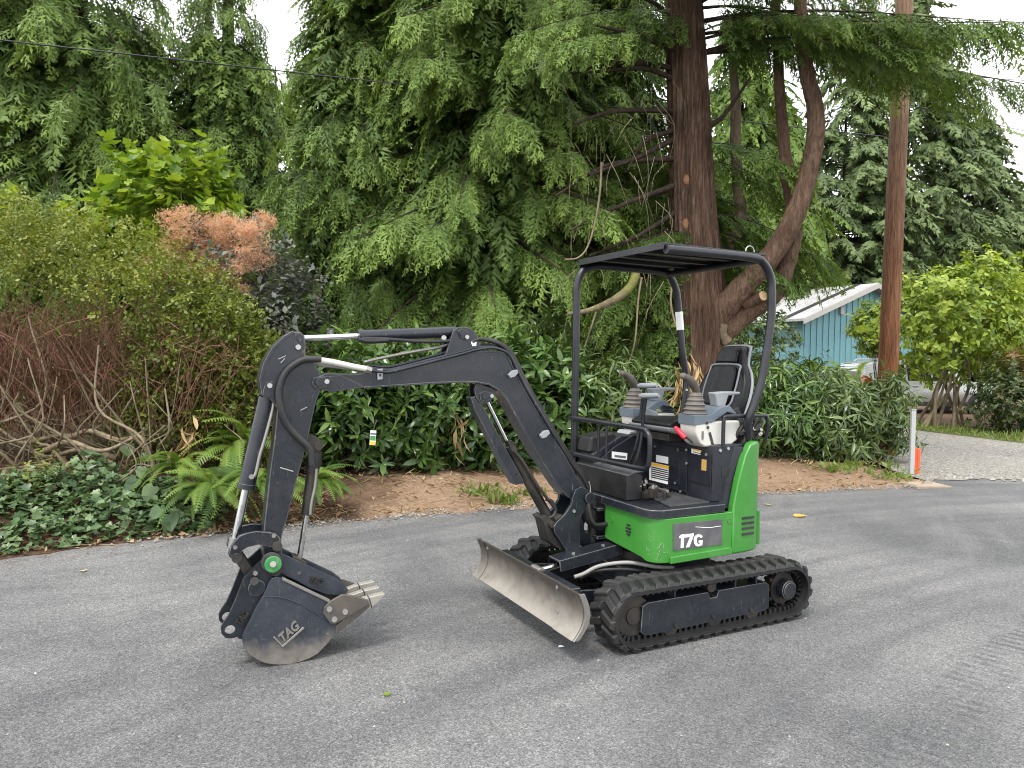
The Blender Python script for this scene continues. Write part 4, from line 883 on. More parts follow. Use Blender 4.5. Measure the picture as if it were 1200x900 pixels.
gp_ = [(5.72, 9.9)] + [(5.9 + k * .35, 10.12 + .03 * k + .10 * wob(k, 3, 2.2)) for k in range(0, 30)] + [(20, 10.6), (26, 10), (26, 11.5), (14, 12.4), (11.4, 13.9), (10.6, 15), (9.9, 17.4), (9.3, 21), (8.6, 27), (6.5, 27), (6.8, 18), (6.2, 13), (5.75, 11)]
gv = part('gravel_drive', MB().add([(x, y, .008) for x, y in gp_], [tuple(range(len(gp_)))]), M['gravel'], None, None); tag(gv, kind='structure')
M['turf'] = soil_mat('thin turf soil', (.07, .10, .03), (.10, .13, .04), (.16, .15, .07))
gs_ = [(26, 11.45, .012), (14, 12.35, .012), (11.35, 13.85, .012), (10.55, 14.95, .012), (9.85, 17.35, .012), (9.25, 21, .012), (10.0, 21, .05), (10.9, 18.4, .05), (12.2, 16.4, .05), (14.5, 15, .05), (26, 13.8, .05)]
tag(part('grass_strip', MB().add(gs_, [tuple(range(len(gs_)))]), M['turf'], None, None), kind='structure')
mb_ = [(10.0, 21, .045), (10.9, 18.4, .045), (12.2, 16.4, .045), (14.5, 15, .045), (26, 13.8, .045), (30, 34, .10), (9.5, 34, .10)]
tag(part('mulch_bed', MB().add(mb_, [tuple(range(len(mb_)))]), M['mulch'], None, None), kind='structure')

# ------------------------------------------------------------------ batches of small faces (numpy)
def unit(a): return a / np.maximum(np.linalg.norm(a, axis=-1, keepdims=True), 1e-9)
def basis(d, n):        # columns X (along), Y, Z (normal)
    X = unit(np.asarray(d, float)); Y = unit(np.cross(np.asarray(n, float), X)); Z = np.cross(X, Y); return np.stack([X, Y, Z], -1)
def batch(name, protos, idx, B, P, S, tint, m, parent=None, kind=None):
    """join many copies of small prototypes (verts, tris, local tint) into one real mesh"""
    VV, FF, TT = [], [], []; k = 0
    for pi, (v, f, t) in enumerate(protos):
        sel = np.nonzero(idx == pi)[0]
        if not len(sel): continue
        w = np.einsum('nij,vj->nvi', B[sel], v) * S[sel][:, None, None] + P[sel][:, None, :]
        n, nv = len(sel), len(v); VV.append(w.reshape(-1, 3)); FF.append((f[None] + (np.arange(n) * nv)[:, None, None] + k).reshape(-1, 3))
        TT.append((tint[sel][:, None] + t[None]).reshape(-1)); k += n * nv
    V_ = np.concatenate(VV).astype(np.float32); F_ = np.concatenate(FF).astype(np.int32); T_ = np.clip(np.concatenate(TT), 0, 1).astype(np.float32)
    me = bpy.data.meshes.new(name); nf = len(F_); me.vertices.add(len(V_)); me.vertices.foreach_set('co', V_.ravel())
    me.loops.add(nf * 3); me.loops.foreach_set('vertex_index', F_.ravel()); me.polygons.add(nf); me.polygons.foreach_set('loop_start', np.arange(0, nf * 3, 3, dtype=np.int32))
    me.update(calc_edges=True); a = me.attributes.new('tint', 'FLOAT', 'FACE'); a.data.foreach_set('value', T_); me.materials.append(m)
    o = link(name, me, parent)
    if kind: o['kind'] = kind
    return o
def proto(v, f, t=None): f = np.array(f, int); return np.array(v, float), f, (np.zeros(len(f)) if t is None else np.array(t, float))
def leaf_proto(w, fold=.25, droop=.25, pts=((.33, 1.0), (.68, .78))):
    (a, wa), (b, wb) = pts; z = lambda x: -droop * x * x
    v = [(0, 0, 0), (a, 0, z(a)), (b, 0, z(b)), (1, 0, z(1)), (a, w * wa, z(a) + fold * w), (b, w * wb, z(b) + fold * w), (a, -w * wa, z(a) + fold * w), (b, -w * wb, z(b) + fold * w)]
    return proto(v, [(0, 1, 4), (1, 2, 5), (1, 5, 4), (2, 3, 5), (0, 6, 1), (1, 7, 2), (1, 6, 7), (2, 7, 3)])
def small_leaf(w=.27, fold=.3): return proto([(0, 0, 0), (.5, w, fold * w), (1, 0, 0), (.5, -w, fold * w)], [(0, 2, 1), (0, 3, 2)])
LAUREL = [leaf_proto(.165, .3, .22), leaf_proto(.145, .5, .38), leaf_proto(.18, .15, .10)]
NARROW = [leaf_proto(.105, .4, .45), leaf_proto(.09, .5, .6), leaf_proto(.12, .3, .25)]
BROAD = [leaf_proto(.30, .2, .2, ((.35, 1.), (.7, .75))), leaf_proto(.26, .3, .35, ((.4, 1.), (.72, .7)))]
def outline_leaf(pts, cup=.08):     # fan around a centre
    v = [(.38, 0, -cup)] + [(x, y, cup * (abs(y) * 1.6)) for x, y in pts]; n = len(pts)
    return proto(v, [(0, 1 + i, 1 + (i + 1) % n) for i in range(n)])
IVY = [outline_leaf([(0, 0), (-.08, -.22), (.10, -.46), (.38, -.28), (.55, -.40), (.62, -.16), (1, 0), (.62, .16), (.55, .40), (.38, .28), (.10, .46), (-.08, .22)])]
FIG = [outline_leaf([(0, .03), (-.12, .25), (.12, .52), (.32, .30), (.55, .50), (.68, .25), (1, 0), (.68, -.25), (.55, -.50), (.32, -.30), (.12, -.52), (-.12, -.25), (0, -.03)], .12)]
HEART = [outline_leaf([(0, 0), (-.10, .20), (.0, .42), (.3, .46), (.65, .30), (1, 0), (.65, -.30), (.3, -.46), (.0, -.42), (-.10, -.20)], .10)]
def frond_proto(seed, pairs=9, subs=2, droop=.32, wid=.36, thin=.021):
    r = random.Random(seed); v, f, t = [], [], []
    def blade(p, d, up, L, w, tt):
        d = d.normalized(); s = up.cross(d).normalized(); k = len(v)
        v.extend([p - s * w * 1.05 + d * L * .12, p + s * w * 1.05 + d * L * .12, p + d * L]); f.append((k, k + 1, k + 2)); t.append(tt)
    C = lambda x: Vector((x, 0, -droop * x * x + .10 * x ** 4))
    up = Vector((0, 0, 1))
    for i in range(pairs):
        x = .08 + .86 * i / (pairs - 1)
        for sg in (-1, 1):
            L = (wid * (1 - x) ** .75 * (.5 + 1.2 * min(x, .45)) + .07) * r.uniform(.75, 1.2); a = math.radians(r.uniform(28, 48))
            d = Vector((math.cos(a), sg * math.sin(a), -.25 - .5 * droop * x + r.uniform(-.18, .12))); p = C(x + r.uniform(-.02, .02)); u2 = (up + Vector((r.uniform(-.5, .5), r.uniform(-.7, .7), 0))).normalized()
            blade(p, d, u2, L, thin, -.10 + .30 * x)
            for j in range(subs):
                tt = .3 + .36 * j; a2 = math.radians(r.uniform(30, 50)); s3 = 1 if (j + i) % 2 else -1; dn = d.normalized()
                d2 = (dn * math.cos(a2) + up.cross(dn) * math.sin(a2) * s3 + Vector((0, 0, r.uniform(-.25, .1))))
                blade(p + dn * L * tt, d2, u2, L * (.62 - .2 * tt), thin * .9, -.08 + .30 * x + .22 * tt)
    blade(C(.9), Vector((1, 0, -.4)), up, .14, thin, .2)
    return proto([tuple(q) for q in v], f, t)
FROND = [frond_proto(i) for i in range(5)]
FRONDW = [frond_proto(20 + i, 8, 2, .75, .30, .026) for i in range(4)]      # weeping
FRONDF = [frond_proto(40 + i, 7, 1, .30, .42, .05) for i in range(4)]
FRONDI = [frond_proto(50 + i, 8, 1, .35, .36, .028) for i in range(3)]        # cheap inner sprays         # coarser, for far trees
def leafmat(name, stops, trans=.28, rough=.45, spec=.35, obj=False):
    m, nt, b, out = newmat(name)
    if obj: src = N(nt, 'ShaderNodeObjectInfo').outputs['Random']
    else:
        at = N(nt, 'ShaderNodeAttribute'); at.attribute_name = 'tint'; src = at.outputs['Fac']
    c = ramp(nt, src, [(i / (len(stops) - 1), s) for i, s in enumerate(stops)])
    nt.links.new(c, b.inputs['Base Color']); b.inputs['Roughness'].default_value = rough; b.inputs['Specular IOR Level'].default_value = spec
    if trans:
        tr = N(nt, 'ShaderNodeBsdfTranslucent'); nt.links.new(mixc(nt, 1.0, c, (1.25, 1.2, .55), 'MULTIPLY'), tr.inputs[0]); mx_ = N(nt, 'ShaderNodeMixShader'); mx_.inputs[0].default_value = trans
        nt.links.new(b.outputs[0], mx_.inputs[1]); nt.links.new(tr.outputs[0], mx_.inputs[2]); nt.links.new(mx_.outputs[0], out.inputs[0])
    return m
def L2(name, stops, **k): M[name] = leafmat(name, stops, **k); M[name + '_leaf'] = leafmat(name + ' single leaf', stops, obj=True, **k)
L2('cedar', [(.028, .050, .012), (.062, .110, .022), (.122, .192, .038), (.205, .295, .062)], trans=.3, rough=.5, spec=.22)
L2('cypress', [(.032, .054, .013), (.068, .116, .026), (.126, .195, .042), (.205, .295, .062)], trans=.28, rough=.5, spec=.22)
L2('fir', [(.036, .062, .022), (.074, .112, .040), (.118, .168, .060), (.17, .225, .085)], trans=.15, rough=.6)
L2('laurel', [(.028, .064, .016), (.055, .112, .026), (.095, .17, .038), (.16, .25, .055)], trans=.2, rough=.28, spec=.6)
L2('laurel_pale', [(.045, .080, .022), (.075, .122, .034), (.12, .18, .052), (.19, .25, .085)], trans=.22, rough=.3, spec=.55)
L2('privet', [(.055, .078, .016), (.105, .14, .022), (.17, .205, .032), (.26, .28, .06)], trans=.3, rough=.4)
L2('figleaf', [(.09, .17, .022), (.15, .24, .028), (.23, .33, .035), (.32, .41, .06)], trans=.4, rough=.4)
L2('smokeleaf', [(.065, .072, .066), (.105, .112, .10), (.14, .145, .12), (.12, .165, .085)], trans=.12, rough=.45)
L2('plume', [(.52, .28, .18), (.64, .38, .26), (.72, .47, .33), (.78, .55, .41)], trans=.3, rough=.8)
L2('fern', [(.06, .12, .020), (.10, .18, .030), (.15, .235, .040), (.21, .29, .06)], trans=.35, rough=.5)
L2('ivy', [(.040, .080, .028), (.075, .13, .048), (.12, .185, .075), (.19, .25, .12)], trans=.15, rough=.4, spec=.5)
L2('sumac', [(.085, .135, .022), (.16, .235, .032), (.25, .335, .042), (.36, .43, .075)], trans=.35, rough=.4)
L2('darkshrub', [(.03, .055, .016), (.055, .085, .022), (.10, .11, .04), (.24, .20, .12)], trans=.2, rough=.45)
L2('drygrass', [(.22, .14, .06), (.33, .22, .10), (.42, .30, .15), (.50, .37, .20)], trans=.2, rough=.7)
L2('litter', [(.10, .06, .035), (.20, .12, .06), (.30, .19, .10), (.38, .28, .17)], trans=.1, rough=.8)
L2('grass', [(.07, .13, .02), (.11, .18, .03), (.17, .23, .05), (.27, .27, .10)], trans=.3, rough=.5)

def bark_mat(name, c0, c1, c2, sz=(9, 9, 1.0), strength=.9, dist=.05, moss=None):
    m, nt, b, out = newmat(name); tc = N(nt, 'ShaderNodeTexCoord').outputs['Object']
    v = mapping(nt, tc, sz); n1 = noise(nt, v, 3.2, 6, .62, .7); n2 = noise(nt, v, 11, 5, .7, .3); n3 = noise(nt, tc, 1.3, 3)
    c = ramp(nt, n1, [(.30, c0), (.52, c1), (.72, c2)]); c = mixc(nt, ramp(nt, n2, [(.5, 0.), (.75, .7)]), c, c2); c = mixc(nt, ramp(nt, n3, [(.35, .55), (.6, 0.)]), c, c0)
    if moss: c = mixc(nt, ramp(nt, n3, [(.5, 0.), (.65, .8)]), c, moss)
    nt.links.new(c, b.inputs['Base Color']); b.inputs['Roughness'].default_value = .9; b.inputs['Specular IOR Level'].default_value = .15
    h = N(nt, 'ShaderNodeMath', operation='ADD'); nt.links.new(n1, h.inputs[0]); nt.links.new(n2, h.inputs[1]); bump(nt, h.outputs[0], b, strength, dist); return m
M['cedarbark'] = bark_mat('stringy red cedar bark', (.045, .027, .019), (.215, .125, .085), (.41, .295, .21), (10, 10, .7), 1.0, .10)
M['limbbark'] = bark_mat('red brown limb bark', (.075, .044, .031), (.20, .122, .082), (.33, .235, .165), (7, 7, 1.6), .9, .06)
M['mossbark'] = bark_mat('mossy limb bark', (.08, .06, .04), (.17, .13, .09), (.26, .22, .16), (4, 4, 2), .6, .03, (.16, .17, .04))
M['twig'] = bark_mat('grey brown twig', (.022, .016, .012), (.050, .036, .027), (.09, .068, .05), (4, 4, 4), .3, .01)
M['redtwig'] = bark_mat('red brown bare twig', (.085, .04, .026), (.19, .095, .062), (.34, .20, .135), (6, 6, 6), .2, .01)
M['greenstem'] = bark_mat('olive grey stem', (.12, .095, .06), (.23, .185, .12), (.34, .28, .19), (6, 6, 2), .4, .01)
M['palewood'] = paint('cut wood', (.45, .30, .17), .8, dusty=.3)

# ------------------------------------------------------------------ plant builders
def fractal_tube(mb, path, r, seg=6): mb.tube(path, r, seg, False)
def conifer(name, label, cat, X, Y, z0, H, tr, n, zmin, zmax, reach, flen, dens, mat, protos, seed, group=None, az=None, droop=.55, trunk_mat='twig', extra=(), rise=.12, lean=(0, 0), tb=0.0, parent=None, fill=0):
    rg = random.Random(seed); rs = np.random.RandomState(seed)
    if parent is None:
        t = thing(name, label, cat, (0, 0, 0), 0, group)
        t.location = (X, Y, z0)
        axis = [Vector((lean[0] * k / 12 + .05 * tr * math.sin(k), lean[1] * k / 12, H * k / 12)) for k in range(13)]
        part('trunk', MB().tube(axis, [tr * (1 - .92 * k / 12) + (tr * .5 if k == 0 else 0) for k in range(13)], 12, False), M[trunk_mat], t, 60)
    else: t = parent
    org = Vector((X, Y, z0)) if parent is None else Vector((0, 0, 0)); base = Vector((0, 0, 0)) if parent is None else Vector((X, Y, z0))
    D, NN, PP, SS, TI = [], [], [], [], []; limbs = MB(); spec = []
    for i in range(n):
        z = zmin + (zmax - zmin) * ((i + rg.random()) / n); a = rg.uniform(*az) if az else rg.uniform(0, 360)
        spec.append((z, a, reach(z) * rg.uniform(.65, 1.12), droop * rg.uniform(.7, 1.3)))
    spec += list(extra)
    for z, a, L, dr in spec:
        a = math.radians(a); h = Vector((math.cos(a), math.sin(a), 0)); side = Vector((-h.y, h.x, 0)); bend = rg.uniform(-.25, .25)
        c0 = base + Vector((lean[0] * z / max(H, .1), lean[1] * z / max(H, .1), z))
        def C(u): return c0 + h * (L * u) + side * (bend * L * u * u) + Vector((0, 0, L * (rise * u - dr * u * u + .22 * dr * u ** 4)))
        pts = [C(k / 7) for k in range(8)]; limbs.tube(pts, [max(.008, .016 * L * (1 - .9 * k / 7)) for k in range(8)], 5, False)
        m_ = max(4, int(L * dens))
        tb_ = rg.uniform(-.12, .12)
        for j in range(m_):
            u = .22 + .78 * ((j + rg.random()) / m_) ** .8; p = C(u); T = (C(min(1, u + .05)) - C(u - .05)).normalized(); sg = rg.choice((-1, 1)); sp = rg.uniform(.25, 1.1) * (1 - .5 * u)
            d = T * (.75 if u > .8 else .55) + side * sg * sp + Vector((0, 0, -rg.uniform(.15, 1.05) * (.6 + droop))); d.normalize()
            nrm = (Vector((0, 0, 1)) + side * sg * rg.uniform(-.2, .6) + h * rg.uniform(-.1, .5) + Vector((rg.gauss(0, .25), rg.gauss(0, .25), 0)))
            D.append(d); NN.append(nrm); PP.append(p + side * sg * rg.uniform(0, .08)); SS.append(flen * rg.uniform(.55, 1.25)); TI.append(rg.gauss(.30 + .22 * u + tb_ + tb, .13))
    D, NN, PP = (np.array([tuple(q) for q in A]) for A in (D, NN, PP))
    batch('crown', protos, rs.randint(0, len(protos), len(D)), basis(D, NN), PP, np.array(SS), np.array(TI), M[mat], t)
    if fill:
        zf = rs.uniform(zmin, min(zmax, 9.5), fill); af = np.radians(rs.uniform(0, 360, fill)); rf = np.array([reach(z) for z in zf]) * rs.uniform(.05, .62, fill); dd = np.stack([np.cos(af), np.sin(af), -rs.uniform(.3, 1.5, fill)], 1)
        inner = batch('inner_foliage', FRONDI, rs.randint(0, 3, fill), basis(dd, np.stack([np.cos(af), np.sin(af), np.full(fill, .7)], 1) + rs.normal(0, .3, (fill, 3))), np.stack([rf * np.cos(af), rf * np.sin(af), zf], 1), flen * 1.35 * rs.uniform(.6, 1.2, fill), rs.normal(.36 + tb, .15, fill), M[mat], t, 'stuff')
    part('branches', limbs, M['twig'], t, 60, normals=False)['kind'] = 'stuff'
    return t
def leaf_objects(name, protos, B, P, S, mat, parent):
    ms = []
    for v, f, tt in protos:
        me = bpy.data.meshes.new(name); me.from_pydata(v.tolist(), [], f.tolist()); me.update(); me.materials.append(M[mat + '_leaf']); ms.append(me)
    for i in range(len(P)):
        o = link(name, ms[i % len(ms)], parent); R = Matrix([list(r) for r in B[i]]).to_4x4(); o.matrix_local = Matrix.Translation(P[i]) @ R @ Matrix.Scale(S[i], 4)
def bush(name, label, cat, C, R, shoots, per, llen, protos, mat, seed, nobj=0, group=None, style='whorl', shoot_len=.16, up=.5, inner=.35, tb=0, zfloor=None, stems=8, stem_mat='twig', droop=.2, front=False, spread=(45, 85)):
    """shoots spread through an ellipsoid with centre C (world) and radii R, each carrying a ruff of leaves"""
    rs = np.random.RandomState(seed); C = np.array(C, float); R = np.array(R, float)
    zb_ = C[2] - R[2] if zfloor is None else zfloor
    t = thing(name, label, cat, (C[0], C[1], zb_), 0, group); org = np.array([C[0], C[1], zb_])
    d = unit(rs.normal(0, 1, (shoots, 3)))
    if front: d[:, 1] = -np.abs(d[:, 1])
    lump = 1 + .16 * np.sin(d[:, 0] * 5 + seed) * np.cos(d[:, 2] * 6 + seed * 2) + .10 * np.sin(d[:, 1] * 9 + d[:, 0] * 7)
    rad = (inner + (1 - inner) * rs.uniform(0, 1, shoots) ** .45) * lump
    P0 = C + d * R * rad[:, None]; keep = P0[:, 2] > zb_ + .05; P0, d = P0[keep], d[keep]; n = len(P0)
    ax = unit(d * (1 - up) + np.array([0, 0, up]) + rs.normal(0, .28, (n, 3)))
    ref = unit(np.cross(ax, rs.normal(0, 1, (n, 3)))); ref2 = np.cross(ax, ref)
    k = np.tile(np.arange(per), n); si = np.repeat(np.arange(n), per); ang = k * 2.399 + rs.uniform(0, 6.28, n)[si] + rs.normal(0, .25, n * per)
    fr = (k + rs.uniform(0, 1, n * per)) / per; el = np.radians(spread[0] + (spread[1] - spread[0]) * (1 - fr) + rs.normal(0, 9, n * per))
    radial = ref[si] * np.cos(ang)[:, None] + ref2[si] * np.sin(ang)[:, None]
    D = unit(ax[si] * np.cos(el)[:, None] + radial * np.sin(el)[:, None] + np.array([0, 0, -droop])); NN = ax[si] * 1.0 + radial * -.25 + rs.normal(0, .22, (n * per, 3))
    P = P0[si] + ax[si] * ((fr - .5) * shoot_len)[:, None] - org; S = llen * rs.uniform(.65, 1.25, n * per); T = np.clip((rs.normal(.30 + tb, .17, n) + .12 * np.sin(d[:, 0] * 8 + seed) * np.sin(d[:, 2] * 7 + seed))[si] + .28 * fr ** 2 + rs.normal(0, .10, n * per), 0, 1)
    B = basis(D, NN); used = np.zeros(n * per, bool)
    if nobj:
        score = -(P[:, 1] / R[1]) + rs.uniform(0, .8, len(P)); used[np.argsort(-score)[:nobj]] = True
        leaf_objects('leaf', protos, B[used], P[used], S[used], mat, t)
    q = ~used; batch('foliage', protos, rs.randint(0, len(protos), q.sum()), B[q], P[q], S[q], T[q], M[mat], t, 'stuff')
    if stems:
        for i in range(stems):
            e = P0[rs.randint(n)] - org; b0 = Vector((rs.uniform(-.3, .3) * R[0], rs.uniform(-.3, .3) * R[1], -.05)); e = Vector(e)
            part('stem', MB().tube(smooth_path([b0, b0.lerp(e, .35) + Vector((0, 0, .12 * e.z)), b0.lerp(e, .7) + Vector((rs.uniform(-.06, .06), rs.uniform(-.06, .06), .06)), e], 3), [.016 - .0012 * k2 for k2 in range(10)], 6, False), M[stem_mat], t, 60, normals=False)
    return t
# ------------------------------------------------------------------ big red cedar with bent limbs
def wpath(pts, Y): return [at_depth(x, y, (Y if not hasattr(Y, '__len__') else Y[i])) for i, (x, y) in enumerate(pts)]
CX, CY = 3.06, 11.8
M['knotwood'] = paint('orange knot wood', (.22, .10, .04), .85, dusty=.3)
ct = thing('cedar_tree', 'big red cedar with thick fluted trunk and bent side limbs right behind the excavator canopy', 'tree', (CX, CY, 0))
O_ = Vector((CX, CY, 0)); loc = lambda P: [p - O_ for p in P]
prof = [(823, 540, 78), (822, 470, 66), (822, 420, 58), (820, 360, 57), (816, 300, 54), (812, 240, 50), (809, 180, 46), (806, 120, 44), (803, 60, 42), (801, 0, 39), (799, -90, 36), (796, -220, 30), (792, -420, 20)]
rg = random.Random(2); rows = []; nseg = 72; M_ = 6
PA = [(at_depth(x, y, CY) - O_, w * CY / FPX / 2) for x, y, w in prof]
for i in range(len(PA) - 1):
    for k in range(M_):
        t = k / M_; c = PA[i][0].lerp(PA[i + 1][0], t); r = PA[i][1] + (PA[i + 1][1] - PA[i][1]) * t; z = c.z; row = []
        for q in range(nseg):
            a = 2 * math.pi * q / nseg
            fl = .085 * math.sin(5 * a + .5 * z) * max(0, 1.3 - .13 * z) + .06 * math.sin(9 * a + .9 * math.sin(z * .9)) + .04 * math.sin(23 * a + 2.0 * math.sin(.7 * z)) + .026 * math.sin(31 * a - 1.3 * z + 2 * math.sin(5 * a)) + rg.uniform(-.012, .012)
            row.append(c + Vector((math.cos(a), math.sin(a), 0)) * r * (1 + fl))
        rows.append(row)
part('trunk', MB().grid(rows, closed=True), M['cedarbark'], ct, 60)
def limb(px, Y, w, mat, name='limb', seg=14):
    P = smooth_path(loc(wpath(px, Y)), 6); n = len(P); W = [w[0] + (w[-1] - w[0]) * k / (n - 1) for k in range(n)]
    W = [interp(k / (n - 1), list(zip([j / (len(w) - 1) for j in range(len(w))], w))) * CY / FPX / 2 * (1 + .04 * math.sin(k * 1.9)) for k in range(n)]
    return part(name, MB().tube(P, W, seg, False), M[mat], ct, 60)
limb([(818, 420), (835, 382), (858, 350), (888, 318), (912, 288), (930, 255), (944, 215), (955, 165), (955, 125), (946, 88), (940, 40), (936, -30)], [11.8, 11.7, 11.5, 11.3, 11.2, 11.1, 11.05, 11, 11, 11, 11, 11], [40, 29, 25, 23, 20, 18, 15, 12], 'limbbark')
limb([(826, 418), (850, 388), (880, 362), (905, 345), (918, 322), (928, 292), (934, 268)], [11.8, 11.7, 11.6, 11.5, 11.5, 11.5, 11.5], [34, 26, 24, 22, 18, 14], 'limbbark')
limb([(930, 270), (928, 235), (922, 205), (918, 160), (914, 110), (911, 50), (908, -20)], 11.5, [15, 15, 14, 12, 11, 9], 'limbbark')
limb([(838, 305), (853, 293), (862, 275), (868, 252), (865, 215), (862, 170), (862, 120), (858, 60)], 12.1, [20, 17, 15, 14, 13, 12, 8], 'mossbark')
limb([(848, 380), (846, 392), (852, 402)], 11.5, [10, 12, 14], 'mossbark', 'limb', 8)
st_ = limb([(872, 356), (884, 351), (893, 347)], [11.5, 11.4, 11.3], [15, 13, 12], 'limbbark', 'branch_stub')
p_ = loc(wpath([(893, 347), (894.5, 346.5)], [11.3, 11.28])); part('cut_end', MB().cyl(p_[0], p_[1] + Vector((.0, -.012, 0)), .075, 14), M['palewood'], st_, 35)
for (x, y) in ((807, 210), (806, 262)):
    c = at_depth(x, y, CY - .30) - O_; part('knot', MB().sphere(c + Vector((0, .045, 0)), .085, 14, 9, (.95, .55, 1.1)), M['knotwood'], ct, 60)
# bare curved branches left of the trunk
limb([(800, 300), (770, 300), (747, 312), (744, 325), (735, 340), (715, 354), (690, 364), (665, 368)], [11.7, 11.2, 10.7, 10.4, 10.3, 10.2, 10.2, 10.2], [11, 11, 10, 9, 7, 4], 'mossbark', 'bare_branch', 8)
rgb = random.Random(8)
for i, (x0, y0, x1, y1, sag) in enumerate([(795, 95, 690, 85, -6), (795, 130, 672, 145, -5), (796, 60, 700, 30, -6), (796, 160, 690, 205, 4), (795, 40, 730, -10, -5), (797, 150, 735, 200, -6), (830, 60, 905, 20, 10), (828, 150, 880, 90, 10), (797, 80, 640, 95, -12), (797, 215, 668, 270, -4), (797, 245, 690, 300, 0), (797, 185, 650, 230, -10)]):
    Y1 = CY - rgb.uniform(.3, 1.6); xm, ym = (x0 + x1) / 2 + rgb.uniform(-12, 12), (y0 + y1) / 2 + sag + rgb.uniform(-5, 5)
    limb([(x0, y0), (xm, ym), (x1, y1)], [CY - .1, (CY + Y1) / 2, Y1], [7, 5, 2.5], 'twig', 'bare_branch', 6)
tw = MB()
for i in range(80):    # fine hanging dead twigs in the gap left of the trunk
    x, y = rgb.uniform(655, 790), rgb.uniform(40, 430); Y = CY - rgb.uniform(.2, 1.7); p = at_depth(x, y, Y) - O_; L = rgb.uniform(.25, .9); a = rgb.uniform(-.9, .9)
    tw.tube(smooth_path([p, p + Vector((a * L * .5, rgb.uniform(-.1, .1), -L * .45)), p + Vector((a * L * rgb.uniform(.1, 1.2), rgb.uniform(-.2, .2), -L))], 3), [.005, .005, .004, .004, .003, .003, .002], 4, False)
part('dead_twigs', tw, M['greenstem'], ct, 60, normals=False)['kind'] = 'stuff'
for px in ([(705, 190), (703, 225), (697, 262), (688, 290), (677, 302), (662, 304)], [(752, 325), (748, 350), (744, 400), (735, 430)], [(790, 325), (786, 350), (790, 375), (797, 395)], [(701, 358), (694, 380), (684, 410)]):
    limb(px, [10.4] * len(px), [2.5, 2, 1.6], 'greenstem', 'hanging_twig', 5)
# crown: layered sprays on explicit branches
ex = []
for i in range(11): ex.append((rgb.uniform(6.9, 9.2), rgb.uniform(-75, 5), rgb.uniform(2.2, 4.0), .5))      # right and toward the camera
for i in range(9): ex.append((rgb.uniform(6.6, 9), rgb.uniform(-165, -105), rgb.uniform(1.6, 3.2), .5))
for i in range(14): ex.append((rgb.uniform(2.2, 5.5), rgb.uniform(20, 165), rgb.uniform(1.6, 3.4), .5))       # behind
for i in range(10): ex.append((rgb.uniform(1.6, 4.0), rgb.uniform(165, 215), rgb.uniform(1.5, 2.6), .55))     # low left, dark
for a, z, L in ((-26, 5.9, 4.0), (-35, 5.7, 3.2), (-14, 6.2, 4.4), (-48, 6.0, 2.4), (-18, 7.3, 5.8), (-8, 6.4, 3.4), (-11, 6.0, 4.6), (-3, 5.7, 5.2)): ex.append((z + .8, a, L, .42))
ex += [(3.4 + i * .28, rgb.uniform(-15, 60), rgb.uniform(1.2, 2.2), .6) for i in range(7)]
ex = [(z, a, L, d) for z, a, L, d in ex]
ctc = conifer('', '', '', CX, CY, 0, 12, .3, 18, 7.5, 11.5, lambda z: 3.2, .50, 17, 'cedar', FROND, 31, None, None, .5, extra=ex, parent=ct, lean=(-.3, 0)) if False else None
def crown_on(t, spec, flen, dens, mat, protos, seed, lean=(0, 0), rise=.12, tb=0., down=1.0):
    """foliage sprays and their branches hung on a given list of (height, azimuth, length, droop)"""
    rg = random.Random(seed); rs = np.random.RandomState(seed); D, NN, PP, SS, TI = [], [], [], [], []; limbs = MB()
    for z, a, L, dr in spec:
        a = math.radians(a); h = Vector((math.cos(a), math.sin(a), 0)); side = Vector((-h.y, h.x, 0)); bend = rg.uniform(-.25, .25); c0 = Vector((lean[0] * z, lean[1] * z, z)); tb_ = rg.uniform(-.12, .12)
        def C(u): return c0 + h * (L * u) + side * (bend * L * u * u) + Vector((0, 0, L * (rise * u - dr * u * u + .22 * dr * u ** 4)))
        limbs.tube([C(k / 7) for k in range(8)], [max(.006, .007 * L * (1 - .9 * k / 7)) for k in range(8)], 5, False); m_ = max(4, int(L * dens))
        for j in range(m_):
            u = .10 + .90 * ((j + rg.random()) / m_) ** .8; p = C(u); T = (C(min(1, u + .05)) - C(u - .05)).normalized(); sg = rg.choice((-1, 1)); sp = rg.uniform(.25, 1.1) * (1 - .5 * u)
            d = (T * .6 + side * sg * sp + Vector((0, 0, -down * rg.uniform(.1, .9)))).normalized()
            NN.append(Vector((0, 0, 1)) + side * sg * rg.uniform(-.2, .6) + h * rg.uniform(-.1, .6) + Vector((rg.gauss(0, .25), rg.gauss(0, .25), 0))); D.append(d)
            PP.append(p + side * sg * rg.uniform(0, .08)); SS.append(flen * rg.uniform(.55, 1.25)); TI.append(rg.gauss(.30 + .22 * u + tb_ + tb, .13))
    D, NN, PP = (np.array([tuple(q) for q in A]) for A in (D, NN, PP))
    batch('crown', protos, rs.randint(0, len(protos), len(D)), basis(D, NN), PP, np.array(SS), np.array(TI), M[mat], t); part('branches', limbs, M['twig'], t, 60, normals=False)['kind'] = 'stuff'
crown_on(ct, ex, .55, 26, 'cedar', FROND, 31, (-.035, 0))

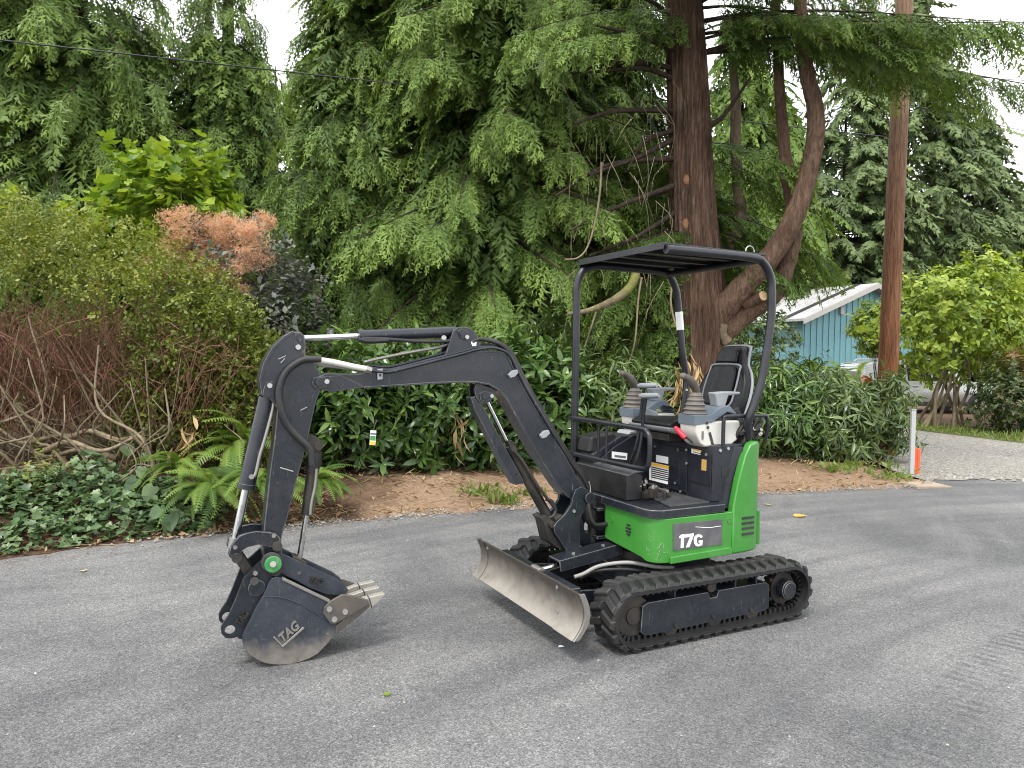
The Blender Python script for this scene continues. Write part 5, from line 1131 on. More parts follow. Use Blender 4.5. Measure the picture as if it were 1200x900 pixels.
# two dense drooping cypresses left of it
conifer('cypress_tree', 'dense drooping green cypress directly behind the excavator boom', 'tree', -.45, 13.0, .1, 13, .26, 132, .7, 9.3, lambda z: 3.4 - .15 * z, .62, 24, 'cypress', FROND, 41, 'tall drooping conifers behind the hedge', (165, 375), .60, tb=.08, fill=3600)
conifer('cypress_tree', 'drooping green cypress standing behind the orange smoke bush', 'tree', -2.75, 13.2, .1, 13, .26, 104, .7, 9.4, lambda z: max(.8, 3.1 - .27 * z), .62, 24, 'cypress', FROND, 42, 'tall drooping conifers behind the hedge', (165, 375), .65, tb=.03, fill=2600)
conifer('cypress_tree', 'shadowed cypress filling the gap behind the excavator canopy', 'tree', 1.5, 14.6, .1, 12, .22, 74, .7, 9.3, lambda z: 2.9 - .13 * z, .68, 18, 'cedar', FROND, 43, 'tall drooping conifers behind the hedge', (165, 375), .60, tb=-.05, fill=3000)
# weeping conifers top left
conifer('weeping_conifer', 'large weeping conifer filling the upper left corner', 'tree', -10.6, 18.0, .3, 17, .38, 150, 2.6, 13.5, lambda z: 4.0 - .12 * z, 1.0, 9.5, 'cypress', FROND + FRONDW[:2], 51, 'weeping conifers at the upper left', (170, 370), .62, tb=.05, fill=2600)
conifer('weeping_conifer', 'weeping conifer with sky gaps beside the white sky opening', 'tree', -7.4, 19.0, .3, 16, .32, 84, 2.6, 13, lambda z: max(.8, 2.7 - .17 * z), .9, 12, 'cypress', FROND + FRONDW[:2], 52, 'weeping conifers at the upper left', (170, 370), .62, tb=.05, fill=1500)
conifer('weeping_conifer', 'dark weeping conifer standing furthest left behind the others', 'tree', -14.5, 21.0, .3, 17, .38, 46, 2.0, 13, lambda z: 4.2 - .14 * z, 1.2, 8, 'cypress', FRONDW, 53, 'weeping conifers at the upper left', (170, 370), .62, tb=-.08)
# trees further off
for i, (X, Y, H, R, k, lab, mt) in enumerate([
    (-18.5, 20, 12, 3.4, 26, 'dark conifer left of the weeping conifers beyond the photo edge', 'cypress'), (-23, 25, 13, 3.8, 26, 'second dark conifer further left beyond the photo edge', 'cypress'), (-7.3, 22.5, 10.4, 2.1, 30, 'slim conifer closing the lower part of the white sky gap', 'cypress'), (-8.5, 27, 7.5, 3.4, 30, 'short far conifer behind the bright fig leaves', 'cypress'),
    (6.7, 22, 12.5, 2.7, 62, 'loose green conifer between cedar limbs and blue shed', 'cedar'), (12.5, 36, 16, 4.6, 70, 'green conifer rising over the blue shed roof', 'cypress'),
    (17.0, 38, 18, 5.2, 80, 'bluish fir just right of the utility pole', 'fir'), (21.8, 41, 23, 5.4, 104, 'tall blue green fir at the right against white sky', 'fir'), (26.2, 42, 16.2, 5.0, 80, 'rounded blue green fir right of the tall fir', 'fir'), (32.0, 46, 13.2, 4.8, 46, 'pale brownish conifer at the right edge', 'laurel_pale'),
    (14.5, 47, 20, 5.0, 50, 'distant fir behind the shed and pole', 'fir')]):
    conifer('far_conifer', lab, 'tree', X, Y, 0, H, .22, k * 2, 5.2 if X == 6.7 else 1.0, H * .97, lambda z, R=R, H=H: max(.35, R * (1 - (z / H) ** 1.6)), 1.0 if X == 6.7 else 1.7, 7 if X == 6.7 else 4.4, mt, FRONDF, 60 + i, 'trees further off', (150, 390), .22 if mt == 'fir' else .5, rise=.18 if mt == 'fir' else .12, tb=.08)

# ------------------------------------------------------------------ utility pole and wires
PX, PY = 6.62, 12.9
pole = thing('utility_pole', 'tall reddish brown wooden utility pole rising through the right hedge', 'utility pole', (PX, PY, 0))
pm, nt, b, out = newmat('creosoted pole wood'); tc = N(nt, 'ShaderNodeTexCoord').outputs['Object']
n1 = noise(nt, mapping(nt, tc, (7, 7, .35)), 4, 6, .65, .4); n2 = noise(nt, mapping(nt, tc, (30, 30, .8)), 5, 4, .6); n3 = noise(nt, tc, 1.1, 4); n4 = noise(nt, mapping(nt, tc, (10, 10, 1.6)), 2.5, 3)
sz = N(nt, 'ShaderNodeSeparateXYZ'); nt.links.new(tc, sz.inputs[0]); mr = N(nt, 'ShaderNodeMapRange'); mr.inputs['From Min'].default_value = 1.5; mr.inputs['From Max'].default_value = 6.0; nt.links.new(sz.outputs[2], mr.inputs[0])
c = ramp(nt, n1, [(.3, (.08, .028, .010)), (.5, (.215, .078, .028)), (.7, (.34, .145, .056))]); c2 = ramp(nt, n1, [(.3, (.15, .082, .05)), (.6, (.26, .165, .11)), (.8, (.36, .255, .185))])
c = mixc(nt, mr.outputs[0], c, c2); c = mixc(nt, ramp(nt, n2, [(.50, 0.), (.63, .9)]), c, (.05, .022, .012)); c = mixc(nt, ramp(nt, n4, [(.62, 0.), (.70, .7)]), c, (.09, .035, .018))
nt.links.new(c, b.inputs['Base Color']); b.inputs['Roughness'].default_value = .75; b.inputs['Specular IOR Level'].default_value = .25; bump(nt, n2, b, .6, .015)
pp = [Vector((.13 * k / 20, 0, 9.5 * k / 20)) for k in range(21)]; rows = []
for k, p in enumerate(pp):
    rows.append([p + Vector((math.cos(a), math.sin(a), 0)) * (.168 - .034 * k / 20) * (1 + .012 * math.sin(7 * a + k * .1) + .01 * math.sin(13 * a)) for a in [2 * math.pi * q / 32 for q in range(32)]])
part('pole_shaft', MB().grid(rows, closed=True), pm, pole, 60)
def wire(name, label, P, r, sag, m='ink', n=24):
    P = [Vector(p) for p in P]; pts = []
    for i in range(n + 1):
        u = i / n; q = P[0].lerp(P[-1], u) if len(P) == 2 else (P[0].lerp(P[1], u * 2) if u < .5 else P[1].lerp(P[2], u * 2 - 1)); q.z -= sag * 4 * u * (1 - u); pts.append(q)
    tag(part(name, MB().tube(pts, r, 6), M[m], None, 60), label, 'cable')
wire('overhead_cable', 'black overhead cable crossing the upper left in front of the conifers', [at_depth(-1100, -85, 6.4), at_depth(0, 45, 9.0), at_depth(1036, 160, 15.5)], .009, .02)
wire('overhead_cable', 'thin wire at the right running from pole into white sky, upper one', [at_depth(1046, 82, 12.9), at_depth(1420, 104, 13.5)], .006, .05)
wire('overhead_cable', 'thin wire at the right below the other one, slanting into white sky', [at_depth(1046, 118, 12.9), at_depth(1420, 196, 13.5)], .006, .05)
wire('fence_wire', 'thin grey wire strung low through the hedge behind the boom', [at_depth(262, 413, 8.2), at_depth(1000, 440, 10.6)], .0022, .02, 'grime')

# ------------------------------------------------------------------ overgrown shrub with bare clipped stems, far left
SG = Vector((-4.6, 8.1, .38))
sh = thing('overgrown_shrub', 'large overgrown shrub with bare brown clipped stems below yellow green leaves', 'shrub', SG)
rg = random.Random(17); rs = np.random.RandomState(17)
for i in range(150):     # thick lower stems
    x = rg.uniform(-3.0, 1.55); y0 = rg.uniform(-1.0, .3); b0 = Vector((x, y0, -.12)); L = rg.uniform(.8, 1.9); a = rg.uniform(-.9, .9); q = rg.uniform(-.5, .25)
    pts = [b0, b0 + Vector((a * .25 * L, q * .3, L * .28)), b0 + Vector((a * .75 * L, q * .7 - .1, L * rg.uniform(.35, .6))), b0 + Vector((a * rg.uniform(.6, 1.1) * L + rg.uniform(-.15, .15), q - .15, L * rg.uniform(.6, 1.)))]
    r0 = rg.choice((.007, .009, .011, .013, .016, .021)); pts[1] += Vector((rg.gauss(0, .08), rg.gauss(0, .05), 0)); pts[2] += Vector((rg.gauss(0, .14), rg.gauss(0, .08), rg.gauss(0, .06))); P = smooth_path(pts, 5); part('stem', MB().tube(P, [r0 * (1 - .6 * k / (len(P) - 1)) for k in range(len(P))], 7, False), M['greenstem'], sh, 60, normals=False)
for i in range(7):     # nearly horizontal old stems near the ground
    x = rg.uniform(-2.6, .9); b0 = Vector((x, rg.uniform(-1.15, -.5), rg.uniform(.05, .40))); a = rg.choice((-1, 1))
    part('stem', MB().tube(smooth_path([b0, b0 + Vector((a * .3, -.08, .10)), b0 + Vector((a * .65, -.12, .02)), b0 + Vector((a * .95, -.05, .16))], 5), [.032 - .0012 * k for k in range(16)], 8, False), M['greenstem'], sh, 60, normals=False)
tw = MB()
for i in range(2100):    # brush of thin red brown twigs
    x = rg.uniform(-3.2, 1.75); z0_ = rg.uniform(.30, 1.25); y0 = rg.uniform(-.85, .75); L = rg.uniform(.35, 1.05); fan = .22 * (x + .6) + rg.gauss(0, .42); out_ = rg.gauss(-.28, .32)
    top = 2.34 - .17 * max(0, x + .8) ** 2
    p0 = Vector((x - fan * .4, y0, z0_)); p2 = p0 + Vector((fan * L + .12 * rg.gauss(0, 1), out_ * L, L * rg.uniform(.65, 1.)))
    if p2.z > top: p2.z = top - rg.uniform(0, .3)
    pm_ = p0.lerp(p2, .5) + Vector((rg.gauss(0, .09), rg.gauss(0, .08), rg.gauss(.08, .08)))
    r0 = rg.uniform(.0035, .0085); tw.tube(smooth_path([p0, pm_, p2], 2), [r0, r0 * .85, r0 * .7, r0 * .55, r0 * .4], 3, False)
o = part('twigs', tw, M['redtwig'], sh, 60, normals=False); o['kind'] = 'stuff'
def leaf_cloud(t, org, blobs, per, n, llen, protos, mat, seed, tb=0., shoot=.22, hang=.1):
    """leafy shoots in ellipsoid shells: blobs = (centre, radii, share, only-above z)"""
    rs = np.random.RandomState(seed); P0, ax = [], []
    for C, R, sh_, zmin in blobs:
        m_ = int(n * sh_); d = unit(rs.normal(0, 1, (m_, 3))); lump = 1 + .10 * np.sin(d[:, 0] * 7 + 1) * np.cos(d[:, 2] * 5) + .06 * np.sin(d[:, 0] * 17 + d[:, 1] * 13); rad = (.55 + .45 * rs.uniform(0, 1, m_) ** .4) * lump; rad = rad * np.where(rs.uniform(0, 1, m_) < .07, rs.uniform(1.02, 1.2, m_), 1.0)
        p = np.array(C) + d * np.array(R) * rad[:, None]; k = p[:, 2] > zmin + rs.normal(0, .14, m_) + .18 * np.sin(p[:, 0] * 3.7) * np.sin(p[:, 0] * 1.3 + 1); P0.append(p[k]); ax.append(unit(d[k] * .7 + np.array([0, 0, .25 - hang]) + rs.normal(0, .5, (k.sum(), 3))))
    P0 = np.concatenate(P0); ax = np.concatenate(ax); m_ = len(P0); k = np.tile(np.arange(per), m_); si = np.repeat(np.arange(m_), per); ref = unit(np.cross(ax, rs.normal(0, 1, (m_, 3)))); sg = np.where(k % 2, 1, -1)[:, None]
    D = unit(ax[si] * .5 + ref[si] * sg + rs.normal(0, .35, (m_ * per, 3))); P = P0[si] + ax[si] * ((k / per) * shoot)[:, None] - np.array(org)
    T = rs.normal(.32 + tb, .14, m_)[si] + .25 * k / per + rs.normal(0, .08, m_ * per); nn = np.array([0, 0, 1.]) + rs.normal(0, .5, (m_ * per, 3))
    return batch('foliage', protos, rs.randint(0, len(protos), m_ * per), basis(D, nn), P, llen * rs.uniform(.6, 1.3, m_ * per), T, M[mat], t, 'stuff')
SM = [small_leaf(.27), small_leaf(.33, .1)]
leaf_cloud(sh, SG, [((-6.3, 8.35, 2.30), (1.5, 1.3, 1.15), .27, 2.52), ((-5.0, 8.35, 2.15), (1.5, 1.25, 1.0), .27, 2.46), ((-4.0, 8.2, 1.95), (.95, 1.1, .70), .18, 2.16), ((-6.8, 9.3, 1.6), (2.0, .6, 1.5), .13, .4), ((-4.5, 9.4, 1.5), (1.7, .5, 1.4), .13, .4)], 9, 9400, .046, SM, 'privet', 5, .22)
for i in range(60):
    x = rg.uniform(-2.8, 1.6); p = Vector((x, rg.uniform(-.5, .2), rg.uniform(1.2, 2.2))); 
s2 = thing('privet_shrub', 'yellow green small leaved shrub spilling to the right of the bare stems', 'shrub', (-3.0, 8.3, .3))
leaf_cloud(s2, (-3.0, 8.3, .3), [((-3.50, 8.2, 1.62), (.72, .8, .66), .40, .6), ((-3.05, 8.2, 1.05), (.52, .7, .78), .36, .45), ((-3.6, 7.9, 1.0), (.6, .5, .8), .24, .6)], 9, 4200, .05, SM, 'privet', 6, -.04, hang=.25)
for i in range(26):
    b0 = Vector((rg.uniform(-.5, .4), rg.uniform(-.3, .3), 0)); e = Vector((rg.uniform(-.9, .6), rg.uniform(-.7, .2), rg.uniform(.6, 1.7)))
    part('stem', MB().tube(smooth_path([b0, b0.lerp(e, .5) + Vector((0, 0, .2)), e], 4), [.012 - .001 * k for k in range(9)], 5, False), M['greenstem'], s2, 60, normals=False)

# fig, smoke bush, purple shrub
bush('fig_bush', 'bright green big leaved fig bush below the weeping conifers', 'bush', (-4.85, 10.3, 3.5), (1.2, .7, 1.05), 300, 6, .165, FIG, 'figleaf', 71, 200, None, up=.75, inner=.35, tb=.1, shoot_len=.3, zfloor=.45, stems=10, stem_mat='greenstem')
bush('fig_bush', 'small tuft of bright leaves at the left edge above the overgrown shrub', 'bush', (-7.1, 9.6, 3.45), (.55, .5, .45), 60, 5, .16, FIG, 'figleaf', 72, 40, None, up=.6, inner=.3, tb=.2, zfloor=.5, stems=4, stem_mat='greenstem')
sb_ = thing('smoke_bush', 'smoke bush with salmon orange feathery plumes', 'bush', (-3.75, 9.3, .4))
rs = np.random.RandomState(9); bl = []
for i in range(42):
    bl.append((np.array([-3.70 + rs.uniform(-.62, .58), 9.3 + rs.uniform(-.45, .2), 2.95 + rs.uniform(-.38, .42)]), rs.uniform(.10, .20)))
for (x, y) in ((170, 308), (190, 322), (205, 318), (250, 322), (270, 330), (282, 340), (240, 300)): p = at_depth(x, y, 9.0); bl.append((np.array(p), .10))
cs = np.concatenate([c + unit(rs.normal(0, 1, (330, 3))) * r * rs.uniform(.0, 1.25, (330, 1)) ** .7 * np.array([1.2, 1, .8]) for c, r in bl]); tb_ = np.repeat(rs.normal(.45, .18, len(bl)), 330)
HAIR = [proto([(0, 0, 0), (1, .05, .1), (.9, -.06, 0), (.55, .4, .1), (.5, .45, 0), (.5, -.4, .1), (.45, -.45, 0)], [(0, 1, 2), (0, 3, 4), (0, 5, 6)])]
batch('plumes', HAIR, np.zeros(len(cs), int), basis(rs.normal(0, 1, cs.shape) + np.array([0, 0, .5]), rs.normal(0, 1, cs.shape)), cs - np.array([-3.75, 9.3, .4]), .042 * rs.uniform(.5, 1.5, len(cs)), tb_ + rs.normal(0, .1, len(cs)), M['plume'], sb_, 'stuff')
leaf_cloud(sb_, (-3.75, 9.3, .4), [((-3.7, 9.45, 2.5), (.85, .55, .85), 1., .8)], 8, 420, .085, BROAD, 'smokeleaf', 10, .1)
for i in range(8):
    e = Vector((rg.uniform(-.6, .6), rg.uniform(-.3, .3), rg.uniform(1.7, 2.5))); part('stem', MB().tube(smooth_path([(0, 0, 0), e * .5 + Vector((0, 0, .15)), e], 4), .012, 6, False), M['redtwig'], sb_, 60, normals=False)
bush('purple_leaved_shrub', 'grey purple round leaved shrub between smoke bush and boom', 'shrub', (-2.72, 9.1, 1.95), (.52, .45, .95), 150, 12, .088, BROAD, 'smokeleaf', 73, 120, None, up=.85, inner=.3, tb=.05, zfloor=.4, stems=8, stem_mat='redtwig', shoot_len=.34)
bush('green_shrub', 'loose mid green leafy shrub under the smoke bush plumes', 'shrub', (-2.95, 9.6, 1.5), (1.0, .6, 1.0), 420, 10, .075, BROAD, 'laurel_pale', 74, 0, None, up=.4, inner=.3, zfloor=.4, stems=6)

# ------------------------------------------------------------------ laurels
LG = 'laurel shrubs along the verge'
for i, (x, y, zc, rx, ry, rz, mt, pr, lab, no) in enumerate([
    (-2.05, 8.9, .95, .75, .6, .85, 'laurel', LAUREL, 'laurel shrub with plant tag just right of the excavator arm', 170),
    (-1.15, 9.25, 1.0, .80, .6, .88, 'laurel', LAUREL, 'laurel shrub below the middle of the boom', 170),
    (-.25, 9.55, .98, .75, .6, .88, 'laurel', LAUREL, 'laurel shrub with a brown dead leaf cluster under the boom elbow', 150),
    (.50, 9.95, .95, .72, .6, .90, 'laurel', LAUREL, 'laurel shrub between boom and canopy front post', 130),
    (1.30, 10.3, .95, .75, .6, .85, 'laurel_pale', NARROW, 'pale narrow leaved laurel seen through the canopy frame', 120),
    (2.15, 10.5, .85, .70, .6, .80, 'laurel_pale', NARROW, 'narrow leaved laurel behind the operator consoles', 60),
    (4.15, 11.4, .80, .75, .6, .75, 'laurel', NARROW, 'drooping laurel just right of the canopy rear post', 130),
    (5.05, 11.6, .76, .72, .6, .72, 'laurel_pale', NARROW, 'drooping laurel in the middle of the right hedge', 150),
    (5.95, 11.9, .74, .68, .6, .70, 'laurel_pale', NARROW, 'drooping laurel at the hedge end below the utility pole', 150)]):
    bush('laurel_shrub', lab, 'shrub', (x, y, zc), (rx, ry, rz), 330 if pr is LAUREL else 250, 9, .18 if pr is LAUREL else .18, pr, mt, 80 + i, no, LG, up=.5, inner=.25, zfloor=ground_z(x, y), stems=10, droop=.12 if pr is LAUREL else .45, spread=(40, 80) if pr is LAUREL else (50, 95), tb=.06 if i < 4 else .16)
bush('willow_leaved_shrub', 'upright narrow leaved shrub rising behind the laurels beside the canopy post', 'shrub', (.55, 10.6, 1.35), (.55, .4, .95), 110, 14, .17, NARROW, 'laurel_pale', 95, 60, None, up=.95, inner=.2, zfloor=.15, stems=14, stem_mat='greenstem', shoot_len=.5, droop=.0, spread=(25, 60))
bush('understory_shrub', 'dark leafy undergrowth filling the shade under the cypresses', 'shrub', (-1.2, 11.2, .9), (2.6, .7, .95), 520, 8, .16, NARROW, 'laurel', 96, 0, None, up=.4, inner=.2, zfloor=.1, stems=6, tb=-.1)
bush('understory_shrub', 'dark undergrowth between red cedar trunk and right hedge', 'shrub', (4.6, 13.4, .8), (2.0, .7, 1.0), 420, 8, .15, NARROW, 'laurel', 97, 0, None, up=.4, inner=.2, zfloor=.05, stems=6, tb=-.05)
# dead leaf clusters
def dead_cluster(x, y, Y, n, L, label, seed):
    rs = np.random.RandomState(seed); c = at_depth(x, y, Y); t = thing('dried_leaf_cluster', label, 'dried leaves', c)
    P = rs.normal(0, 1, (n, 3)) * np.array([.07, .05, .16]); D = np.array([0, 0, -1.]) + rs.normal(0, .3, (n, 3)); leaf_objects('leaf', [leaf_proto(.10, .6, .4), leaf_proto(.08, .5, .7)], basis(D, rs.normal(0, 1, (n, 3))), P, L * rs.uniform(.7, 1.3, n), 'drygrass', t)
dead_cluster(798, 452, 9.9, 34, .26, 'dried tan leaves hanging beside the rear canopy post', 1)
dead_cluster(815, 440, 10.0, 24, .24, 'smaller bunch of dried tan leaves left of the seat back', 2)
dead_cluster(538, 492, 8.9, 16, .20, 'brown dead leaf bunch hanging in the laurel under the boom', 3)
tg = thing('plant_tag', 'small printed plant tag in white, green and yellow hanging on a laurel', 'plant tag', at_depth(437, 513, 8.15))
tg.rotation_euler = (0, .06, 0)
part('tag_card', MB().box((0, 0, 0), (.066, .003, .165)), M['white'], tg, 30); part('green_picture', MB().box((0, -.002, -.005), (.060, .002, .052)), M['greendark'], tg, None)
part('yellow_band', MB().box((0, -.002, -.060), (.062, .002, .040)), M['yellow'], tg, None); part('blue_band', MB().box((0, -.002, .045), (.062, .002, .02)), M['bluegrey'], tg, None); part('tie', MB().tube([(0, 0, .08), (.01, 0, .14), (.03, .02, .2)], .003, 5), M['greenstem'], tg, 60)

# ------------------------------------------------------------------ ferns, ivy, heart leaved vine
def fern_frond(seed, L=.75, w=.11, arch=.9):
    r = random.Random(seed); v, f = [], []
    def C(u): return Vector((L * (u - .12 * arch * u ** 3), 0, L * (.75 * u - (.62 + .45 * arch) * u * u)))
    n = 30
    for i in range(n):
        u = .08 + .92 * i / n; p = C(u); T = (C(min(1, u + .02)) - C(u - .02)).normalized(); up = T.cross(Vector((0, -1, 0))); up = up if up.z > 0 else -up
        l = w * (math.sin(math.pi * min(1, (u * .92 + .05))) ** .7) * r.uniform(.85, 1.1)
        for sg in (-1, 1):
            d = (Vector((0, sg, 0)) + T * .45 - up * .25).normalized(); s = T; k = len(v); hw = L * .0135
            v += [p - s * hw, p + d * l * .55 - s * hw * .9, p + d * l, p + d * l * .55 + s * hw * .7, p + s * hw]; f += [(k, k + 1, k + 4), (k + 1, k + 3, k + 4), (k + 1, k + 2, k + 3)]
    for i in range(8):
        a, b_ = C(i / 8), C((i + 1) / 8); k = len(v); h = Vector((0, .006, 0)); v += [a - h, a + h, b_ + h, b_ - h]; f += [(k, k + 1, k + 2), (k, k + 2, k + 3)]
    return [tuple(q) for q in v], f
FM = []
for i in range(6):
    v, f = fern_frond(i, .85, .105, .85 + .12 * i); me = bpy.data.meshes.new('frond'); me.from_pydata(v, [], f); me.update(); me.materials.append(M['fern_leaf']); FM.append(me)
def fern(x, y, Y, n, size, label, seed, bias=-90):
    r = random.Random(seed); c = at_depth(x, y, Y); c.z = max(ground_z(c.x, c.y), c.z); t = thing('fern', label, 'fern', c, 0, 'sword ferns on the verge')
    for i in range(n):
        a = math.radians(bias + r.gauss(0, 75) if i % 4 else r.uniform(0, 360)); o = link('frond', FM[i % 6], t)
        o.matrix_local = Matrix.Rotation(a, 4, 'Z') @ Matrix.Rotation(r.uniform(-.95, .0), 4, 'Y') @ Matrix.Rotation(r.gauss(0, .3), 4, 'X') @ Matrix.Scale(size * r.uniform(.7, 1.15), 4)
fern(246, 582, 6.75, 36, .68, 'bright green fern just left of the bucket cylinder', 1); fern(300, 578, 6.95, 30, .68, 'bright green fern behind the lower part of the arm', 2, -70)
fern(366, 575, 7.3, 28, .62, 'pale green fern right of the arm behind the thumb cylinder', 3, -60); fern(215, 560, 7.0, 18, .70, 'smaller fern under the privet at the left', 4); fern(285, 530, 7.5, 20, .85, 'fern in shade behind the others', 5)
dead_cluster(222, 515, 7.3, 30, .18, 'brown withered fern fronds beside the bright ferns', 6)
rs = np.random.RandomState(21); n = 6500
x = rs.uniform(-7.6, -2.75, n); d = rs.uniform(0, 1, n) ** .8 * np.interp(x, [-7.6, -4, -2.75], [1.25, 1.15, .65]) + .06
keep = rs.uniform(0, 1, n) < np.interp(x, [-7.6, -3.6, -2.75], [1, .95, .35]); x, d = x[keep], d[keep]; n = len(x)
lump = .10 + .10 * np.sin(x * 5) * np.sin(d * 6 + x * 2) + .05 * np.sin(x * 13 + d * 9)
ey = np.array([edge_y(q) for q in x]) + d / .84; z = np.array([bank(a, b_) for a, b_ in zip(x, d)]) + rs.uniform(.01, 1, n) * (lump + .03) * np.clip(d / .25, .15, 1)
iv = thing('ivy', 'ivy ground cover of small lobed leaves on the bank at the lower left', 'ground cover', (-4.6, 6.4, 0))
P = np.stack([x + 4.6, ey - 6.4, z], 1); D = rs.normal(0, 1, (n, 3)) * np.array([1, 1, .35]) + np.array([.1, -.5, -.1]); NN = np.array([0, -.45, 1.]) + rs.normal(0, .38, (n, 3)); S = rs.uniform(.045, .105, n)
sel = np.zeros(n, bool); sel[np.argsort(-(S + .03 * rs.uniform(0, 1, n)) * ((x > -4.9) * 1.))[:230]] = True; B = basis(D, NN)
leaf_objects('leaf', IVY, B[sel], P[sel], S[sel], 'ivy', iv)
q = ~sel; batch('ivy_leaves', IVY, np.zeros(q.sum(), int), B[q], P[q], S[q], rs.normal(.42, .2, q.sum()), M['ivy'], iv, 'stuff')
vn = thing('heart_leaved_vine', 'climbing vine with large grey green heart shaped leaves at the shrub foot', 'vine', (-3.6, 6.9, .1))
for i, (px_, py_, s) in enumerate([(149, 522, .15), (160, 561, .16), (130, 577, .19), (180, 570, .17), (160, 579, .14), (177, 582, .14), (198, 603, .18), (90, 567, .14), (115, 557, .14), (143, 557, .13), (167, 547, .13), (102, 612, .14), (120, 563, .15), (135, 548, .12), (188, 596, .14), (170, 530, .10), (210, 600, .12), (105, 580, .13), (152, 592, .14), (80, 575, .12)]):
    Y = 6.35 + (612 - py_) * .012; p = at_depth(px_, py_, Y) - Vector((-3.6, 6.9, .1)); r = random.Random(i)
    B = basis(np.array([[r.uniform(-.6, .6), -.5, -.7]]), np.array([[r.uniform(-.3, .3), -1., .8]])); leaf_objects('leaf', HEART, B, np.array([tuple(p)]), [s], 'ivy', vn)
part('vine_stem', MB().tube(smooth_path([at_depth(a, b_, 6.9) - Vector((-3.6, 6.9, .1)) for a, b_ in [(100, 590), (125, 570), (145, 560), (160, 545), (150, 520)]]), .008, 6), M['greenstem'], vn, 60)
bush('seedling_shrub', 'small pale green seedling in front of the bare stems', 'shrub', tuple(at_depth(48, 565, 6.7)), (.28, .25, .32), 40, 10, .05, BROAD, 'privet', 98, 0, None, up=.8, inner=.2, stems=4, tb=.05, shoot_len=.2)

# ------------------------------------------------------------------ litter, weeds, stones on the verge
rs = np.random.RandomState(33); n = 5200; x = rs.uniform(-6.5, 5.6, n); d = rs.uniform(0, 1, n) ** 1.1 * 2.3 + rs.normal(0, .04, n); ey = np.array([edge_y(q) for q in x]) + d / .84
z = np.array([bank(a, max(0, b_)) for a, b_ in zip(x, d)]) + .008; k = rs.uniform(0, 1, n) < np.interp(x, [-6, -2.2, -1.2, 1, 5.6], [.9, 1, .42, .26, .25]); P = np.stack([x, ey, z], 1)[k]; n = len(P)
t = tag(batch('leaf_litter', [small_leaf(.3, .5), leaf_proto(.2, .6, -.5)], rs.randint(0, 2, n), basis(rs.normal(0, 1, (n, 3)) * np.array([1, 1, .25]), np.array([0, 0, 1.]) + rs.normal(0, .4, (n, 3))), P, rs.uniform(.02, .085, n), rs.uniform(0, 1, n), M['litter']), 'dry brown leaf litter scattered over the soil verge', 'leaf litter', kind='stuff')
n = 2600; x = rs.uniform(-3.6, 5.5, n); d = rs.uniform(0, 1, n) * 1.6; ey = np.array([edge_y(q) for q in x]) + d / .84; z = np.array([bank(a, b_) for a, b_ in zip(x, d)]) + .006
BL_ = [proto([(0, -.035, 0), (0, .035, 0), (1, .02, .06), (1, -.02, .06)], [(0, 1, 2), (0, 2, 3)])]
tag(batch('straw', BL_, np.zeros(n, int), basis(rs.normal(0, 1, (n, 3)) * np.array([1, 1, .12]), np.array([[0, 0, 1.]] * n)), np.stack([x, ey, z], 1), rs.uniform(.05, .26, n) * .8, rs.uniform(0, 1, n), M['drygrass']), 'dry straw and pine needles lying on the soil verge', 'straw', kind='stuff')
n = 1500; s = rs.uniform(4, 12, n); P = []
for q in s:
    p = edge_pt(q); P.append((p.x + rs.normal(0, .05), p.y + rs.normal(.04, .10), .010))
PEB = [proto([(-.5, -.4, 0), (.5, -.35, 0), (.4, .5, 0), (-.45, .4, 0), (0, 0, .55)], [(0, 1, 4), (1, 2, 4), (2, 3, 4), (3, 0, 4)])]
M['pebble'] = leafmat('edge pebbles', [(.12, .105, .09), (.20, .18, .155), (.28, .26, .225), (.42, .39, .35)], trans=0, rough=.9)
tag(batch('edge_gravel', PEB, np.zeros(n, int), basis(rs.normal(0, 1, (n, 3)) * np.array([1, 1, .05]), np.array([[0, 0, 1.]] * n)), np.array(P), rs.uniform(.006, .030, n), rs.uniform(0, .8, n), M['pebble']), 'loose pale gravel along the broken edge of the asphalt', 'gravel', kind='stuff')
n = 700; a = rs.uniform(0, 1, n); P = np.stack([5.9 + a * 9 + rs.normal(0, .1, n), 10.1 + rs.normal(0, .35, n) ** 2 * 1.0 + .15 * np.sin(a * 30), np.full(n, .010)], 1)
tag(batch('drive_gravel', PEB, np.zeros(n, int), basis(rs.normal(0, 1, (n, 3)) * np.array([1, 1, .05]), np.array([[0, 0, 1.]] * n)), P, rs.uniform(.015, .05, n), rs.uniform(.2, 1, n), M['pebble']), 'loose gravel spilling from the drive onto the asphalt', 'gravel', kind='stuff')
n = 900; s = rs.uniform(3, 12, n); P = []
for q in s:
    a_ = edge_pt(q); b_ = edge_pt(min(q + .05, 12)) - edge_pt(max(q - .05, 0)); nn_ = Vector((-b_.y, b_.x)).normalized(); dd_ = -abs(rs.normal(0, .22)); P.append((a_.x + nn_.x * dd_, a_.y + nn_.y * dd_, .005))
tag(batch('needles', BL_, np.zeros(n, int), basis(rs.normal(0, 1, (n, 3)) * np.array([1, 1, .03]), np.array([[0, 0, 1.]] * n)), np.array(P), rs.uniform(.02, .08, n), rs.uniform(0, .7, n), M['litter']), 'brown needles and straw gathered along the asphalt edge', 'needles', kind='stuff')
n = 420; P = np.stack([rs.uniform(-4, 8, n), rs.uniform(1.6, 9, n), np.full(n, .002)], 1); k = np.array([edge_y(a) > b_ + .1 for a, b_ in P[:, :2]]); P = P[k]; n = len(P)
